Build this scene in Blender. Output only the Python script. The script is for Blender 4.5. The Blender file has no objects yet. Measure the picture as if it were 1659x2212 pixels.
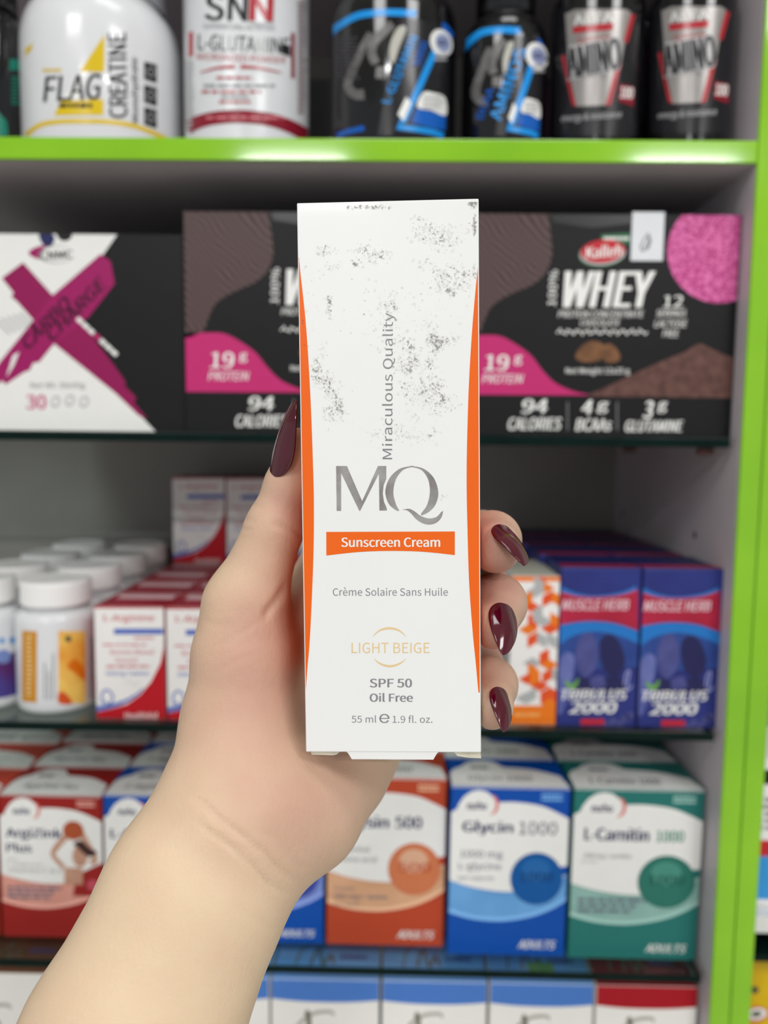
import bpy, bmesh, math, random
import numpy as np
from mathutils import Vector, Matrix
from mathutils.geometry import tessellate_polygon
from mathutils.bvhtree import BVHTree

# ------------------------------------------------------------------ camera, light, exposure
S = bpy.context.scene
COL = S.collection
FPX = 1609.0
CX, CY = 829.5, 1106.0
PITCH, YAW, ROLL = math.radians(5.4), math.radians(0.75), math.radians(0.62)
CAM = Vector((0.0, 0.0, 1.25))
FW = Vector((-math.sin(YAW) * math.cos(PITCH), math.cos(YAW) * math.cos(PITCH), -math.sin(PITCH)))
R0 = Vector((math.cos(YAW), math.sin(YAW), 0))
U0 = R0.cross(FW)
RT = R0 * math.cos(ROLL) + U0 * math.sin(ROLL)
UP = -R0 * math.sin(ROLL) + U0 * math.cos(ROLL)

cd = bpy.data.cameras.new('camera')
cam = bpy.data.objects.new('camera', cd)
COL.objects.link(cam)
cam.matrix_world = Matrix(((RT.x, UP.x, -FW.x, CAM.x), (RT.y, UP.y, -FW.y, CAM.y), (RT.z, UP.z, -FW.z, CAM.z), (0, 0, 0, 1)))
cd.sensor_fit = 'VERTICAL'
cd.sensor_height = 36.0
cd.lens = FPX / 2212.0 * 36.0
cd.clip_start = 0.01
cd.clip_end = 50
cd.dof.use_dof = True
cd.dof.focus_distance = 0.217
cd.dof.aperture_fstop = cd.lens / 3.2
S.camera = cam

W = bpy.data.worlds.new('shop_ambient')
S.world = W
W.use_nodes = True
W.node_tree.nodes['Background'].inputs['Color'].default_value = (0.93, 0.97, 1.0, 1)
W.node_tree.nodes['Background'].inputs['Strength'].default_value = 0.52


def area(name, loc, look, sx, sy, power, col=(1, 0.99, 0.99)):
    l = bpy.data.lights.new(name, 'AREA')
    l.shape = 'RECTANGLE'
    l.size, l.size_y, l.energy, l.color = sx, sy, power, col
    o = bpy.data.objects.new(name, l)
    COL.objects.link(o)
    o.location = loc
    o.rotation_euler = (Vector(look) - Vector(loc)).to_track_quat('-Z', 'Y').to_euler()
    return o


# rows of flat panels under the shop ceiling
area('ceiling_light', (-0.52, -2.9, 2.62), (-0.52, -2.9, 0), 0.50, 0.22, 38)
area('ceiling_light', (1.42, -2.9, 2.62), (1.42, -2.9, 0), 0.50, 0.22, 38)
area('ceiling_light', (-0.75, -1.0, 2.62), (-0.5, 0.2, 1.1), 0.60, 0.60, 14)
area('ceiling_light', (1.05, -1.0, 2.62), (0.7, 0.2, 1.1), 0.60, 0.60, 15.5)
area('ceiling_light', (0.15, 0.0, 2.62), (0.15, 0.0, 0), 0.60, 0.30, 4)

S.view_settings.view_transform = 'Standard'
S.view_settings.look = 'None'
S.view_settings.exposure = 0.0
S.view_settings.gamma = 1.0
S.view_settings.use_curve_mapping = False
S.cycles.max_bounces = 8
S.cycles.transparent_max_bounces = 12


# ------------------------------------------------------------------ measuring helpers
def ray(px, py):
    return FW + RT * ((px - CX) / FPX) - UP * ((py - CY) / FPX)


def onY(px, py, Y):
    d = ray(px, py)
    return CAM + d * ((Y - CAM.y) / d.y)


def onZ(px, py, Z):
    d = ray(px, py)
    return CAM + d * ((Z - CAM.z) / d.z)


def c2w(v):
    return CAM + RT * v[0] - UP * v[1] + FW * v[2]


# ------------------------------------------------------------------ materials
def lin(c):
    c = c / 255.0
    return c / 12.92 if c <= 0.04045 else ((c + 0.055) / 1.055) ** 2.4


MATS = {}


def M(name, rgb, rough=0.42, spec=0.25, metal=0.0, coat=0.0, rgb2=None, scale=60.0, bump=0.0, bscale=400.0, kind='noise', detail=3.0):
    if name in MATS:
        return MATS[name]
    m = bpy.data.materials.new(name)
    m.use_nodes = True
    nt = m.node_tree
    b = nt.nodes['Principled BSDF']
    b.inputs['Roughness'].default_value = rough
    b.inputs['Specular IOR Level'].default_value = spec
    b.inputs['Metallic'].default_value = metal
    b.inputs['Coat Weight'].default_value = coat
    b.inputs['Coat Roughness'].default_value = 0.06
    c1 = tuple(lin(x) for x in rgb)
    c2 = tuple(lin(x) for x in rgb2) if rgb2 else tuple(x * 0.97 for x in c1)
    tc = nt.nodes.new('ShaderNodeTexCoord')
    if kind == 'noise':
        n = nt.nodes.new('ShaderNodeTexNoise')
        n.inputs['Scale'].default_value = scale
        n.inputs['Detail'].default_value = detail
        out = n.outputs['Fac']
    elif kind == 'voronoi':
        n = nt.nodes.new('ShaderNodeTexVoronoi')
        n.inputs['Scale'].default_value = scale
        out = n.outputs['Distance']
    else:
        n = nt.nodes.new('ShaderNodeTexWave')
        n.inputs['Scale'].default_value = scale
        n.inputs['Distortion'].default_value = 9.0
        n.inputs['Detail'].default_value = 1.0
        n.inputs['Detail Scale'].default_value = 0.35
        n.bands_direction = 'DIAGONAL'
        out = n.outputs['Fac']
    nt.links.new(tc.outputs['Object'], n.inputs['Vector'])
    r = nt.nodes.new('ShaderNodeValToRGB')
    r.color_ramp.elements[0].position = 0.3
    r.color_ramp.elements[1].position = 0.7
    r.color_ramp.elements[0].color = c1 + (1,)
    r.color_ramp.elements[1].color = c2 + (1,)
    nt.links.new(out, r.inputs['Fac'])
    nt.links.new(r.outputs['Color'], b.inputs['Base Color'])
    if bump:
        n2 = nt.nodes.new('ShaderNodeTexNoise')
        n2.inputs['Scale'].default_value = bscale
        nt.links.new(tc.outputs['Object'], n2.inputs['Vector'])
        bp = nt.nodes.new('ShaderNodeBump')
        bp.inputs['Strength'].default_value = bump
        bp.inputs['Distance'].default_value = 0.001
        nt.links.new(n2.outputs['Fac'], bp.inputs['Height'])
        nt.links.new(bp.outputs['Normal'], b.inputs['Normal'])
    MATS[name] = m
    return m


WHITE = M('carton_white', (236, 236, 232), 0.38)
PRINTW = M('white_print', (240, 240, 236), 0.45)
BLACK = M('carton_black', (23, 23, 24), 0.42, spec=0.2)
INK = M('black_print', (28, 28, 30), 0.5)
NAVY = M('navy_print', (40, 44, 92), 0.5)
GREY = M('grey_print', (140, 140, 142), 0.5)
LGREY = M('pale_grey_print', (185, 185, 186), 0.5)
PINK = M('pink_print', (196, 42, 112), 0.45)
REDP = M('red_print', (196, 40, 52), 0.45)


# ------------------------------------------------------------------ mesh building
class MB:
    def __init__(self, loc=(0, 0, 0)):
        self.v, self.f, self.m, self.s, self.mats = [], [], [], [], []
        self.loc = Vector(loc)

    def mi(self, mat):
        if mat not in self.mats:
            self.mats.append(mat)
        return self.mats.index(mat)

    def add(self, vs, fs, mat, smooth=False):
        o = len(self.v)
        self.v.extend(Vector(v) - self.loc for v in vs)
        i = self.mi(mat)
        for f in fs:
            self.f.append(tuple(o + k for k in f))
            self.m.append(i)
            self.s.append(smooth)

    def build(self, name, parent=None):
        me = bpy.data.meshes.new(name)
        me.from_pydata([tuple(v) for v in self.v], [], self.f)
        for m in self.mats:
            me.materials.append(m)
        me.polygons.foreach_set('material_index', self.m)
        me.polygons.foreach_set('use_smooth', self.s)
        me.update()
        o = bpy.data.objects.new(name, me)
        COL.objects.link(o)
        if parent is not None:
            o.parent = parent
            o.location = self.loc - parent.location
        else:
            o.location = self.loc
        return o


def tag(o, label, cat, group=None):
    o['label'] = label
    o['category'] = cat
    if group:
        o['group'] = group
    return o


def empty(name, loc, label, cat, group=None):
    o = bpy.data.objects.new(name, None)
    o.empty_display_size = 0.02
    COL.objects.link(o)
    o.location = loc
    return tag(o, label, cat, group)


def dup(o, dx, label, group=None, only=None):
    """a copy of a thing and of its parts, moved by dx"""
    c = o.copy()
    COL.objects.link(c)
    c.location = o.location + Vector(dx)
    c['label'] = label
    if group:
        c['group'] = group
    for ch in list(o.children):
        if only and ch.name.split('.')[0] not in only:
            continue
        d = ch.copy()
        COL.objects.link(d)
        d.parent = c
    return c


def add_box(mb, x0, x1, y0, y1, z0, z1, mats, bevel=0.0006, mtx=None):
    """mats: one material or dict front/back/left/right/top/bottom/edge"""
    bm = bmesh.new()
    bmesh.ops.create_cube(bm, size=1)
    for v in bm.verts:
        v.co = Vector(((x0 + x1) / 2 + v.co.x * (x1 - x0), (y0 + y1) / 2 + v.co.y * (y1 - y0), (z0 + z1) / 2 + v.co.z * (z1 - z0)))
    if bevel:
        bmesh.ops.bevel(bm, geom=list(bm.edges), offset=bevel, segments=2, profile=0.5, affect='EDGES')
    bm.normal_update()
    bm.verts.index_update()
    vs = [v.co.copy() for v in bm.verts]
    if mtx is not None:
        vs = [mtx @ v for v in vs]
    groups = {}
    for f in bm.faces:
        n = f.normal
        a = max(range(3), key=lambda i: abs(n[i]))
        side = (('left', 'right'), ('front', 'back'), ('bottom', 'top'))[a][1 if n[a] > 0 else 0]
        mat = mats if not isinstance(mats, dict) else mats.get(side, mats.get('side'))
        groups.setdefault(mat, []).append([v.index for v in f.verts])
    first = True
    base = len(mb.v)
    for mat, fs in groups.items():
        if first:
            mb.add(vs, fs, mat)
            first = False
        else:
            i = mb.mi(mat)
            for f in fs:
                mb.f.append(tuple(base + k for k in f))
                mb.m.append(i)
                mb.s.append(False)
    bm.free()


def add_lathe(mb, cx, cy, z0, prof, mat, segs=96):
    """prof: (radius, height) bottom to top, sharp corners split"""
    prof = list(prof)
    runs, cur = [], [prof[0]]
    for i in range(1, len(prof)):
        cur.append(prof[i])
        if i < len(prof) - 1:
            a = math.atan2(prof[i][1] - prof[i - 1][1], prof[i][0] - prof[i - 1][0])
            b = math.atan2(prof[i + 1][1] - prof[i][1], prof[i + 1][0] - prof[i][0])
            d = abs((b - a + math.pi) % (2 * math.pi) - math.pi)
            if d > math.radians(38):
                runs.append(cur)
                cur = [prof[i]]
    runs.append(cur)
    for run in runs:
        vs, fs = [], []
        for (r, h) in run:
            for k in range(segs):
                t = 2 * math.pi * k / segs
                vs.append((cx + r * math.sin(t), cy - r * math.cos(t), z0 + h))
        for i in range(len(run) - 1):
            for k in range(segs):
                k2 = (k + 1) % segs
                fs.append((i * segs + k, i * segs + k2, (i + 1) * segs + k2, (i + 1) * segs + k))
        mb.add(vs, fs, mat, True)


# ------------------------------------------------------------------ 2D print shapes
def clip_half(poly, ax, lim, keep_less):
    out = []
    n = len(poly)
    for i in range(n):
        a, b = poly[i], poly[(i + 1) % n]
        ia = a[ax] <= lim if keep_less else a[ax] >= lim
        ib = b[ax] <= lim if keep_less else b[ax] >= lim
        if ia:
            out.append(a)
        if ia != ib:
            t = (lim - a[ax]) / (b[ax] - a[ax])
            out.append((a[0] + (b[0] - a[0]) * t, a[1] + (b[1] - a[1]) * t))
    return out


def tris_of(poly):
    p = [Vector((x, y, 0)) for x, y in poly]
    return [[poly[i] for i in t] for t in tessellate_polygon([p])]


def spline(pts, n=8, closed=True):
    out = []
    N = len(pts)
    for i in range(N if closed else N - 1):
        p = [pts[(i + k - 1) % N] if closed else pts[min(max(i + k - 1, 0), N - 1)] for k in range(4)]
        for j in range(n):
            t = j / n
            out.append(tuple(0.5 * ((2 * p[1][a]) + (-p[0][a] + p[2][a]) * t + (2 * p[0][a] - 5 * p[1][a] + 4 * p[2][a] - p[3][a]) * t * t + (-p[0][a] + 3 * p[1][a] - 3 * p[2][a] + p[3][a]) * t ** 3) for a in (0, 1)))
    if not closed:
        out.append(tuple(pts[-1]))
    return out


def ell(cx, cy, rx, ry=None, rot=0.0, n=40, a0=0.0, a1=360.0):
    ry = rx if ry is None else ry
    out = []
    full = abs(a1 - a0) >= 360
    for i in range(n if full else n + 1):
        t = math.radians(a0 + (a1 - a0) * i / n)
        x, y = rx * math.cos(t), ry * math.sin(t)
        c, s = math.cos(math.radians(rot)), math.sin(math.radians(rot))
        out.append((cx + x * c - y * s, cy + x * s + y * c))
    return out


def rect(x0, y0, x1, y1):
    return [(x0, y0), (x1, y0), (x1, y1), (x0, y1)]


def ribbon(pts, w0, w1=None):
    """tapered stroke along pts -> list of quads"""
    w1 = w0 if w1 is None else w1
    n = len(pts)
    L, R = [], []
    for i, p in enumerate(pts):
        a, b = pts[max(i - 1, 0)], pts[min(i + 1, n - 1)]
        dx, dy = b[0] - a[0], b[1] - a[1]
        l = math.hypot(dx, dy) or 1
        w = (w0 + (w1 - w0) * i / (n - 1)) / 2 if not callable(w0) else w0(i / (n - 1)) / 2
        L.append((p[0] - dy / l * w, p[1] + dx / l * w))
        R.append((p[0] + dy / l * w, p[1] - dx / l * w))
    return [[L[i], L[i + 1], R[i + 1], R[i]] for i in range(n - 1)]


TEXT = {}
FONT = None
try:                                    # the humanist sans that ships with Blender; its built-in font otherwise
    import os
    fp = os.path.join(bpy.utils.system_resource('DATAFILES', path='fonts'), 'Noto Sans CJK Regular.woff2')
    if os.path.exists(fp):
        FONT = bpy.data.fonts.load(fp)
except Exception:
    FONT = None


def text_polys(s):
    """glyph outlines of a string as polygons in its own unit box (0..1, y down)"""
    key = s
    if key in TEXT:
        return TEXT[key]
    cu = bpy.data.curves.new('lettering', 'FONT')
    cu.body = s
    if FONT:
        cu.font = FONT
    cu.resolution_u = 4
    ob = bpy.data.objects.new('lettering', cu)
    COL.objects.link(ob)
    dg = bpy.context.evaluated_depsgraph_get()
    dg.update()
    me = bpy.data.meshes.new_from_object(ob.evaluated_get(dg))
    vs = [(v.co.x, v.co.y) for v in me.vertices]
    x0, x1 = min(v[0] for v in vs), max(v[0] for v in vs)
    y0, y1 = min(v[1] for v in vs), max(v[1] for v in vs)
    w, h = max(x1 - x0, 1e-6), max(y1 - y0, 1e-6)
    polys = []
    for p in me.polygons:
        q = [((vs[i][0] - x0) / w, 1 - (vs[i][1] - y0) / h) for i in p.vertices]
        polys += [q] if len(q) <= 3 else tris_of(q)
    bpy.data.objects.remove(ob)
    bpy.data.meshes.remove(me)
    bpy.data.curves.remove(cu)
    TEXT[key] = polys
    return polys


class Surf:
    """something that can be printed on; 2D shapes come in photo pixels (or 0..1 face units) and are laid on the real surface"""
    eps = 0.00006
    aspect = 1.0

    def poly(self, pts, mat, layer=1):
        for t in tris_of(pts):
            self.emit(t, mat, layer)

    def polys(self, lst, mat, layer=1):
        for p in lst:
            for t in (tris_of(p) if len(p) > 3 else [p]):
                self.emit(t, mat, layer)

    def stroke(self, pts, w, mat, layer=1, w1=None):
        self.polys(ribbon(pts, w, w1), mat, layer)

    def text(self, s, box, mat, layer=2, rot=0.0, shear=0.0, bold=0.0):
        """box = x0,y0,x1,y1 of the unrotated lettering; turned by rot degrees about its centre"""
        x0, y0, x1, y1 = box
        cx, cy, w, h = (x0 + x1) / 2, (y0 + y1) / 2, x1 - x0, y1 - y0
        c, sn = math.cos(math.radians(rot)), math.sin(math.radians(rot))
        st = max(bold, 0) * 1.1 * h * self.aspect
        for k_, off in enumerate((-st, 0, st) if st else (0,)):
            for q in text_polys(s):
                pts = []
                for (u, v) in q:
                    x = (u - 0.5) * (w - abs(shear) * h * self.aspect - 2 * st) - shear * (v - 0.5) * h * self.aspect + off
                    y = (v - 0.5) * h
                    pts.append((cx + x * c - y * sn, cy + x * sn + y * c))
                self.emit(pts, mat, layer + 0.3 * k_)

    def lines(self, x0, y0, x1, y1, n, mat, layer=2, fill=0.55, seed=0):
        """rows of small print too small to read"""
        rnd = random.Random(seed)
        h = (y1 - y0) / n
        for i in range(n):
            x = x0
            end = x1 - rnd.random() * 0.25 * (x1 - x0)
            while x < end:
                w = (0.08 + 0.12 * rnd.random()) * (x1 - x0)
                self.emit(rect(x, y0 + i * h, min(x + w, end), y0 + i * h + h * fill), mat, layer)
                x += w + 0.03 * (x1 - x0)


class Face(Surf):
    """flat face: origin top-left, U to the right, V down, n outwards; px=True takes photo pixels"""

    def __init__(self, mb, o, U, V, n, px=True, inset=0.0):
        self.mb, self.o, self.U, self.V, self.n, self.px = mb, Vector(o), Vector(U), Vector(V), Vector(n).normalized(), px
        self.lo, self.hi = inset, 1 - inset
        self.aspect = 1.0 if px else self.V.length / self.U.length
        g = Matrix(((self.U.dot(self.U), self.U.dot(self.V)), (self.U.dot(self.V), self.V.dot(self.V))))
        self.gi = g.inverted()

    def uv(self, p):
        d = ray(p[0], p[1])
        t = (self.o - CAM).dot(self.n) / d.dot(self.n)
        q = CAM + d * t - self.o
        r = self.gi @ Vector((q.dot(self.U), q.dot(self.V)))
        return (r.x, r.y)

    def emit(self, pts, mat, layer):
        if self.px:
            pts = [self.uv(p) for p in pts]
        for ax in (0, 1):
            pts = clip_half(pts, ax, self.hi, True)
            pts = clip_half(pts, ax, self.lo, False) if pts else pts
        if len(pts) < 3:
            return
        vs = [self.o + self.U * u + self.V * v + self.n * (self.eps * layer) for u, v in pts]
        nn = (vs[1] - vs[0]).cross(vs[2] - vs[0])
        f = tuple(range(len(vs)))
        self.mb.add(vs, [f if nn.dot(self.n) >= 0 else f[::-1]], mat)


class Wrap(Surf):
    """curved body: photo pixels are laid on its mesh"""
    eps = 0.00012

    def __init__(self, mb, src, step=7.0):
        self.mb, self.step = mb, step
        self.bvh = BVHTree.FromPolygons([v + src.loc for v in src.v], src.f)

    def hit(self, p, layer):
        d = ray(p[0], p[1]).normalized()
        r = self.bvh.ray_cast(CAM, d)
        if r[0] is None:
            return None
        n = r[1] if r[1].dot(d) < 0 else -r[1]
        return r[0] + n * (0.00012 + self.eps * layer)

    def emit(self, pts, mat, layer):
        xs = [p[0] for p in pts]
        st = self.step
        i0, i1 = int(math.floor(min(xs) / st)), int(math.floor(max(xs) / st))
        for i in range(i0, i1 + 1):
            a = clip_half(clip_half(pts, 0, (i + 1) * st, True), 0, i * st, False) if i1 > i0 else pts
            if len(a) < 3:
                continue
            ys = [p[1] for p in a]
            j0, j1 = int(math.floor(min(ys) / st)), int(math.floor(max(ys) / st))
            for j in range(j0, j1 + 1):
                b = clip_half(clip_half(a, 1, (j + 1) * st, True), 1, j * st, False) if j1 > j0 else a
                if len(b) < 3:
                    continue
                vs = [self.hit(p, layer) for p in b]
                if any(v is None for v in vs):
                    continue
                nn = (vs[1] - vs[0]).cross(vs[2] - vs[0])
                f = tuple(range(len(vs)))
                self.mb.add(vs, [f if nn.dot(CAM - vs[0]) >= 0 else f[::-1]], mat, True)


def front_face(mb, x0, x1, y, z0, z1, px=True):
    return Face(mb, (x0, y, z1), (x1 - x0, 0, 0), (0, 0, z0 - z1), (0, -1, 0), px, 0.004)


def top_face(mb, x0, x1, y0, y1, z, px=False):
    """v=1 is the front edge"""
    return Face(mb, (x0, y1, z), (x1 - x0, 0, 0), (0, y0 - y1, 0), (0, 0, 1), px, 0.006)


def side_face(mb, x, y0, y1, z0, z1, left=True):
    return Face(mb, (x, y1 if left else y0, z1), (0, (y0 - y1) if left else (y1 - y0), 0), (0, 0, z0 - z1), (-1 if left else 1, 0, 0), False, 0.006)
# ------------------------------------------------------------------ the shelving
YF = 0.515
YB = 0.80
ZG_T = onY(829, 300, YF).z
ZG_B = onY(829, 349, YF).z
Z1 = onY(829, 939, 0.522).z      # top of upper glass shelf
Z2 = onY(829, 1571, 0.522).z     # top of middle glass shelf
GT = 0.0066
XR = onY(1598, 1000, YF).x       # inner face of the right upright
XL = -0.64
PW = 0.0145

GREEN = M('lime_laminate', (146, 206, 38), 0.09, coat=0.6, rgb2=(126, 186, 30), scale=8)
LAMI = M('grey_laminate', (200, 192, 196), 0.5, rgb2=(190, 182, 186), scale=14, bump=0.05)
LAMB = M('grey_back_laminate', (152, 148, 143), 0.55, rgb2=(140, 137, 133), scale=9, bump=0.05)
GEDGE = M('glass_edge_green', (4, 22, 19), 0.2, spec=0.12, rgb2=(7, 32, 27), scale=30)

GLASS = bpy.data.materials.new('shelf_glass')
GLASS.use_nodes = True
nt = GLASS.node_tree
nt.nodes.remove(nt.nodes['Principled BSDF'])
tr = nt.nodes.new('ShaderNodeBsdfTransparent')
tr.inputs['Color'].default_value = (0.86, 0.93, 0.91, 1)
gl = nt.nodes.new('ShaderNodeBsdfGlossy')
gl.inputs['Roughness'].default_value = 0.02
fr = nt.nodes.new('ShaderNodeFresnel')
fr.inputs['IOR'].default_value = 1.5
mx = nt.nodes.new('ShaderNodeMixShader')
ge = nt.nodes.new('ShaderNodeNewGeometry')
ma = nt.nodes.new('ShaderNodeMath')
ma.operation = 'SUBTRACT'
ma.use_clamp = True
nt.links.new(fr.outputs[0], ma.inputs[0])
nt.links.new(ge.outputs['Backfacing'], ma.inputs[1])
nt.links.new(ma.outputs[0], mx.inputs[0])
nt.links.new(tr.outputs[0], mx.inputs[1])
nt.links.new(gl.outputs[0], mx.inputs[2])
nt.links.new(mx.outputs[0], nt.nodes['Material Output'].inputs['Surface'])

# building around the shelving
FLOORM = M('shop_floor_tile', (196, 192, 186), 0.3, rgb2=(186, 182, 176), scale=3)
WALLM = M('shop_wall_paint', (214, 212, 206), 0.7, rgb2=(208, 206, 200), scale=5, bump=0.05)
m = MB((0, 0, 0))
add_box(m, -4, 4, -4.5, 1.0, -0.05, 0.0, FLOORM, 0)
m.build('floor')['kind'] = 'structure'
m = MB((0, 1.0, 0))
add_box(m, -4, 4, 0.9, 1.0, 0.0, 2.8, WALLM, 0)
m.build('wall_back')['kind'] = 'structure'
CEILM = M('ceiling_tile', (226, 226, 222), 0.8, rgb2=(220, 220, 216), scale=5)
m = MB((0, 0, 2.72))
add_box(m, -4, 4, -4.5, 1.0, 2.72, 2.78, CEILM, 0)
m.build('ceiling')['kind'] = 'structure'

unit = empty('shelving_unit', (XL, YF, 0), 'grey shelving unit with glossy lime green edges holding all the products', 'shelving unit')
ZT = 2.10
m = MB((XR, YF, 0))
add_box(m, XR, XR + PW, YF + 0.002, YB + 0.012, 0.0, ZT, LAMI, 0.0004)
HOLE = M('drilled_hole', (40, 36, 36), 0.7)
for hx, hy in ((1345, 1110), (1501, 1156)):            # drilled peg holes on the inner face
    d_ = ray(hx, hy)
    p_ = CAM + d_ * (XR / d_.x)
    m.add([(XR - 0.0001, p_.y + 0.003 * math.cos(k * .5236), p_.z + 0.003 * math.sin(k * .5236)) for k in range(12)], [tuple(range(12))], HOLE)
m.build('side_panel', unit)
m = MB((XL, YF, 0))
add_box(m, XL - PW, XL, YF + 0.002, YB + 0.012, 0.0, ZT, LAMI, 0.0004)
m.build('side_panel', unit)
m = MB((XL, YB, 0))
add_box(m, XL, XR, YB, YB + 0.012, 0.0, ZT, LAMB, 0)
m.build('back_panel', unit)
m = MB((XR, YF, 0))
add_box(m, XR, XR + PW, YF - 0.0015, YF + 0.002, 0.0, ZT, GREEN, 0.0011)
m.build('edge_strip', unit)
m = MB((XL, YF, 0))
add_box(m, XL - PW, XL, YF - 0.0015, YF + 0.002, 0.0, ZT, GREEN, 0.0011)
m.build('edge_strip', unit)
for zt, zb in ((ZG_T, ZG_B), (ZG_T + 0.205, ZG_T + 0.189), (ZT, ZT - 0.016), (0.56, 0.544), (0.08, 0.064)):
    m = MB((XL, YF, zb))
    add_box(m, XL, XR, YF + 0.002, YB, zb, zt, LAMI, 0)
    sh = m.build('shelf_board', unit)
    m = MB((XL, YF, zb))
    add_box(m, XL, XR, YF - 0.0008, YF + 0.002, zb, zt, GREEN, 0.0008)
    e = m.build('edge_strip')
    e.parent = sh
    e.location = (0, 0, 0)

PEG = M('peg_plastic', (120, 84, 78), 0.4)


def peg(x0, y, z, left=False):
    m = MB((x0, y, z))
    s = 1 if left else -1
    vs, fs = [], []
    n = 14
    for k in range(n):
        a = 2 * math.pi * k / n
        for q in (0, 1):
            vs.append((x0 + s * 0.011 * q, y + 0.0028 * math.cos(a), z - 0.0029 + 0.0028 * math.sin(a)))
    for k in range(n):
        k2 = (k + 1) % n
        fs.append((2 * k, 2 * k2, 2 * k2 + 1, 2 * k + 1))
    fs.append(tuple(2 * k + 1 for k in range(n)))
    m.add(vs, fs, PEG, True)
    return m.build('shelf_peg', unit)


TILT3 = math.radians(0.25)
Z3 = onY(829, 2090, 0.522).z


def z3(x):
    return Z3 - math.tan(TILT3) * (x - 0.0)


def glass(z, label, rot=0.0, x1=None):
    x1 = XR - 0.004 if x1 is None else x1
    x0 = XL + 0.003
    m = MB((0, 0.522, z))
    add_box(m, x0, x1, 0.522, YB - 0.002, z - GT, z, {'front': GEDGE, 'left': GEDGE, 'right': GEDGE, 'back': GEDGE, 'top': GLASS, 'bottom': GLASS, 'side': GEDGE}, 0.0005)
    o = m.build('glass_shelf')
    o.rotation_euler.y = rot
    return tag(o, label, 'shelf', 'glass shelves of the shelving unit')


glass(Z1, 'thin glass shelf with dark green edge carrying the black cartons')
glass(Z2, 'thin glass shelf with dark green edge carrying white bottles and blue berry-coloured cartons')
glass(Z3, 'slightly tilted glass shelf with black edge carrying the vitamin cartons', TILT3)
Z4 = onY(829, 2110, 0.53).z - 0.112
glass(Z4, 'lowest glass shelf carrying the white cartons with blue tops')
for zz in (Z1, Z2, Z4):
    for yy in (0.56, 0.74):
        peg(XR, yy, zz - GT)
        peg(XL, yy, zz - GT, True)

# neighbouring shelving on the far right, seen past the green uprights
XN = XR + PW + 0.0006
nb = empty('shelving_unit', (XN, YF, 0), 'second lime green shelving unit glimpsed beyond the right upright', 'shelving unit')
m = MB((XN, YF, 0))
add_box(m, XN, XN + PW, YF + 0.002, YB + 0.012, 0.0, ZT, LAMI, 0.0004)
m.build('side_panel', nb)
m = MB((XN, YF, 0))
add_box(m, XN, XN + PW, YF - 0.0015, YF + 0.002, 0.0, ZT, GREEN, 0.0011)
m.build('edge_strip', nb)
m = MB((XN, YB, 0))
add_box(m, XN + PW, XN + 0.5, YB, YB + 0.012, 0.0, ZT, LAMB, 0)
m.build('back_panel', nb)
ZN = onY(1650, 1965, 0.53).z
WLAM = M('white_laminate', (224, 224, 220), 0.4)
m = MB((XN, YF, ZN))
add_box(m, XN + PW, XN + 0.5, YF + 0.006, YB, ZN - 0.0125, ZN, WLAM, 0.0005)
m.build('shelf_board', nb)
ZN2 = onY(1650, 2072, 0.53).z
m = MB((XN, YF, ZN2))
add_box(m, XN + PW, XN + 0.5, YF + 0.02, YB, ZN2 - 0.006, ZN2, GEDGE, 0.0005)
m.build('shelf_board', nb)
ZN3 = ZN2 - 0.10
m = MB((XN, YF, ZN3))
add_box(m, XN + PW, XN + 0.5, YF + 0.006, YB, ZN3 - 0.012, ZN3, WLAM, 0.0005)
m.build('shelf_board', nb)

x0 = XN + PW + 0.002
ZN += 0.0003
ZN3 += 0.0003
m = MB((x0, 0.535, ZN))
zt = onY(1655, 1640, 0.535).z
add_box(m, x0, x0 + 0.11, 0.535, 0.60, ZN, zt, WHITE)
f = front_face(m, x0, x0 + 0.11, 0.535, ZN, zt, False)
f.poly(rect(0, .55, 1, .66), REDP, 1)
f.poly(rect(0, .66, 1, .96), M('sky_blue_print', (58, 150, 215), 0.4), 1)
f.poly(ell(.1, .12, .08, .05), INK, 1)
f.lines(.0, .26, .5, .5, 5, GREY, 2, seed=3)
tag(m.build('supplement_carton'), 'white carton with red and blue bands beyond the green upright', 'box')
# yellow pouch
YEL = M('yellow_pouch', (226, 190, 20), 0.35, rgb2=(205, 165, 12), scale=20, bump=0.3, bscale=60)
m = MB((x0 + 0.05, 0.56, ZN3))
vs, fs = [], []
nu, nv = 24, 16
zt = ZN2 - 0.016
for side in (1, -1):
    b = len(vs)
    for j in range(nv + 1):
        for i in range(nu + 1):
            u, v = i / nu, j / nv
            thick = 0.024 * (math.sin(math.pi * u) ** 0.5) * (1 - 0.85 * v ** 2.5) + 0.0006
            vs.append((x0 + u * 0.105, 0.565 - side * thick, ZN3 + v * (zt - ZN3)))
    for j in range(nv):
        for i in range(nu):
            q = (b + j * (nu + 1) + i, b + j * (nu + 1) + i + 1, b + (j + 1) * (nu + 1) + i + 1, b + (j + 1) * (nu + 1) + i)
            fs.append(q if side > 0 else q[::-1])
m.add(vs, fs, YEL, True)
po = m.build('snack_pouch')
tag(po, 'shiny yellow pouch beyond the green upright in the bottom right corner', 'pouch')
m2 = MB((x0 + 0.05, 0.56, ZN3))
w = Wrap(m2, m)
w.poly(ell(1633, 2191, 26, 17, -8), REDP, 1)
w.poly(ell(1634, 2190, 22, 13, -8), PRINTW, 2)
w.poly(ell(1634, 2190, 12, 6, -8), M('olive_print', (90, 90, 60), 0.4), 3)
w.poly(ell(1630, 2138, 9, 8, 0), M('olive_print', (90, 90, 60), 0.4), 3)
m2.build('label', po)

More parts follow.
